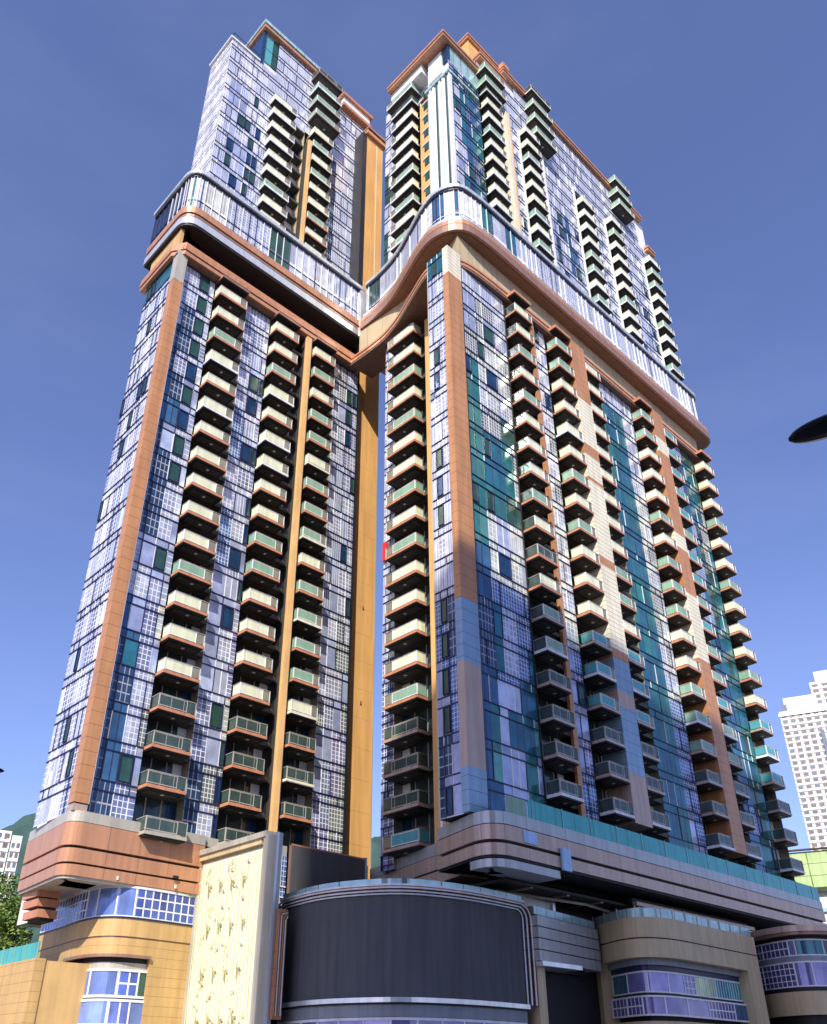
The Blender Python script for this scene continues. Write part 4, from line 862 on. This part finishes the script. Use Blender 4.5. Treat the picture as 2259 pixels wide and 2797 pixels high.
# green netting building
NB = thing('netted_building', 'low building wrapped in bright green netting at the right edge', 'building', (147, 62, GZ)); local(NB, math.atan2(61, 148)-math.pi/2)
m_ = MB(); m_.box(0, 0, 28.0, 26, 12, 34.0, 'net_green'); m_.box(.4, -.25, 27.6, 26, -.02, 28.3, 'earth')
for i in range(8): m_.box(.6+i*3.2, -.12, 28.3, .72+i*3.2, -.01, 34.0, 'leaf')
m_.box(-.3, -.5, 34.2, 26, .2, 34.4, 'bark'); put(NB, m_, 'netting'); m_ = MB(); m_.box(1.5, .6, 0, 26, 12, 27.8, 'white_wall'); m_.box(1.2, .2, 24.6, 26, .58, 25.2, 'turquoise_pale'); put(NB, m_, 'wall')
# hills
def hill(name, cx, cy, rx, ry, h, seed, mt='hill'):
    rng = random.Random(seed); N = 28; mb = MB(); P = {}
    for i in range(N+1):
        for j in range(N+1):
            u = i/N*2-1; v = j/N*2-1; r = math.hypot(u, v); z = max(0, math.cos(min(1, r)*math.pi/2))**.8*h*(1+.10*math.sin(5*u+seed)*math.cos(4*v+seed)+rng.uniform(-.025, .025)); P[i, j] = (cx+u*rx, cy+v*ry, GZ+z)
    for i in range(N):
        for j in range(N): mb.face((P[i, j], P[i+1, j], P[i+1, j+1], P[i, j+1]), mt)
    o = mb.build(name); o['kind'] = 'structure'
hill('hill', 420, 930, 280, 240, 262, 1); hill('hill', 520, 570, 90, 90, 180, 4)
hill('hillside', 34, 116, 16, 40, 15, 3, 'earth')
# trees on the slope behind the wall
def tree(x, y, z, h, r, seed, lab):
    rng = random.Random(seed); t = thing('broadleaf_tree', lab, 'tree', (x, y, z), 'trees on the slope at the left edge')
    tb = MB(); tb.tube([(0, 0, 0), (.1, .1, h*.3), (.2, -.1, h*.6), (.1, 0, h*.85)], [.32, .24, .15, .06], 'bark', 8)
    cl = []
    for i in range(9):
        a = rng.uniform(0, 6.28); zz = rng.uniform(.35, .95)*h; rad = r*rng.uniform(.35, .9)*(1.1-zz/h*.5); p = Vector((math.cos(a)*rad, math.sin(a)*rad, zz)); cl.append(p); tb.tube([(.1, 0, zz*.6), p*.6+Vector((0, 0, zz*.35)), p], [.12, .07, .03], 'bark', 5)
    o = bpy.data.objects.new('trunk', tb.mesh('trunk')); C.objects.link(o); o.parent = t
    lb = MB()
    for p in cl+[Vector((0, 0, h))]:
        cr = r*rng.uniform(.38, .62)
        for i in range(330):
            d = Vector((rng.gauss(0, 1), rng.gauss(0, 1), rng.gauss(0, .8))); d = d.normalized()*cr*rng.uniform(.55, 1)**.5; q = p+d; s = rng.uniform(.10, .22)
            u = Vector((rng.uniform(-1, 1), rng.uniform(-1, 1), rng.uniform(-.6, .6))).normalized(); v = u.cross(Vector((rng.uniform(-1, 1), rng.uniform(-1, 1), 1))).normalized(); lb.face((q-u*s, q+v*s*.6, q+u*s, q-v*s*.6), 'leaf')
    o = bpy.data.objects.new('crown', lb.mesh('crown')); C.objects.link(o); o.parent = t
for i, (x, y, z, h, r, lab) in enumerate(((31.0, 88, 5, 9.5, 2.6, 'tree cut by the left edge of the picture, rising over the green railing'), (35.3, 94, 7, 11.5, 3.0, 'tall tree nearest the copper base of the left tower'), (34.6, 100, 8.5, 11.5, 3.0, 'tree below the pale housing block at the left edge'), (30.6, 84, 2.5, 7.5, 2.0, 'low tree right above the green glass railing'), (32.6, 86, 4, 7.5, 2.0, 'small tree beside the rounded podium corner'), (34.2, 89.5, 5, 11.5, 2.5, 'upright tree directly left of the stepped copper base'), (36.9, 99.5, 7, 10, 2.8, 'bushy tree half hidden behind the stepped copper base'), (38.5, 106, 9, 12, 3.2, 'rear tree at the top of the slope beside the tower base'))): tree(x, y, z+GZ, h, r, 30+i, lab)

# ================================================================== STREET LAMPS
def lamp(tip, d, base, lab, px):
    t = thing('street_lamp', lab, 'street lamp', (*base, GZ), 'black street lamps')
    d = Vector(d).normalized(); tip = Vector(tip); side = d.cross(Vector((0, 0, 1))).normalized(); upv = side.cross(d)
    h = MB(); rings = []; N = 16; Lh = 1.15
    for i in range(N+1):
        u = i/N; c_ = tip+d*Lh*u; wv = .25*max(.02, 1-(2*u-1)**2)**.5; hv = wv*.38; rings.append([c_+side*math.cos(a)*wv+upv*math.sin(a)*hv for a in [k*math.pi/6 for k in range(12)]])
    for i in range(N):
        for k in range(12): h.face((rings[i][k], rings[i][(k+1) % 12], rings[i+1][(k+1) % 12], rings[i+1][k]), 'lamp_black')
    h.face(rings[0], 'lamp_black'); h.face(rings[-1][::-1], 'lamp_black'); h.build('lamp_head', t)
    e = tip+d*Lh; a = MB(); top = Vector((*base, e.z+.5)); a.tube([e-d*.05, e+d*.4+Vector((0, 0, .1)), (e+d*.6+top)/2, top-Vector((0, 0, .15))], .05, 'lamp_black'); a.build('arm', t)
    p = MB(); p.tube([(*base, GZ), (*base, 2), (*base, e.z+.6)], [.11, .09, .06], 'lamp_black', 10); p.tube([(*base, GZ+.002), (*base, GZ+.5)], .17, 'lamp_black', 10); p.build('pole', t)
lamp((10.56, 3.08, 7.84), (.30, -1, .06), (11.6, -.4), 'black street lamp whose oval head pokes in at the right edge, against the sky', 1)
lamp((8.2, 24.62, 7.45), (-.9, .35, .05), (5.9, 25.5), 'black street lamp of which only the tip shows, at the left edge beside the tower', 0)

# ================================================================== NEIGHBOUR ACROSS THE STREET (unseen, outline shaped to shade the right tower and curved screen)
OB = thing('office_tower', 'grey slab tower across the street, behind the viewer', 'tower', (-25, -50, GZ))
mb = MB(); mb.prism([(-70.3, -28.3), (12, -42), (14, -66), (-58, -55)], GZ, 140, 'block_grey')
mb.build('wall', OB)
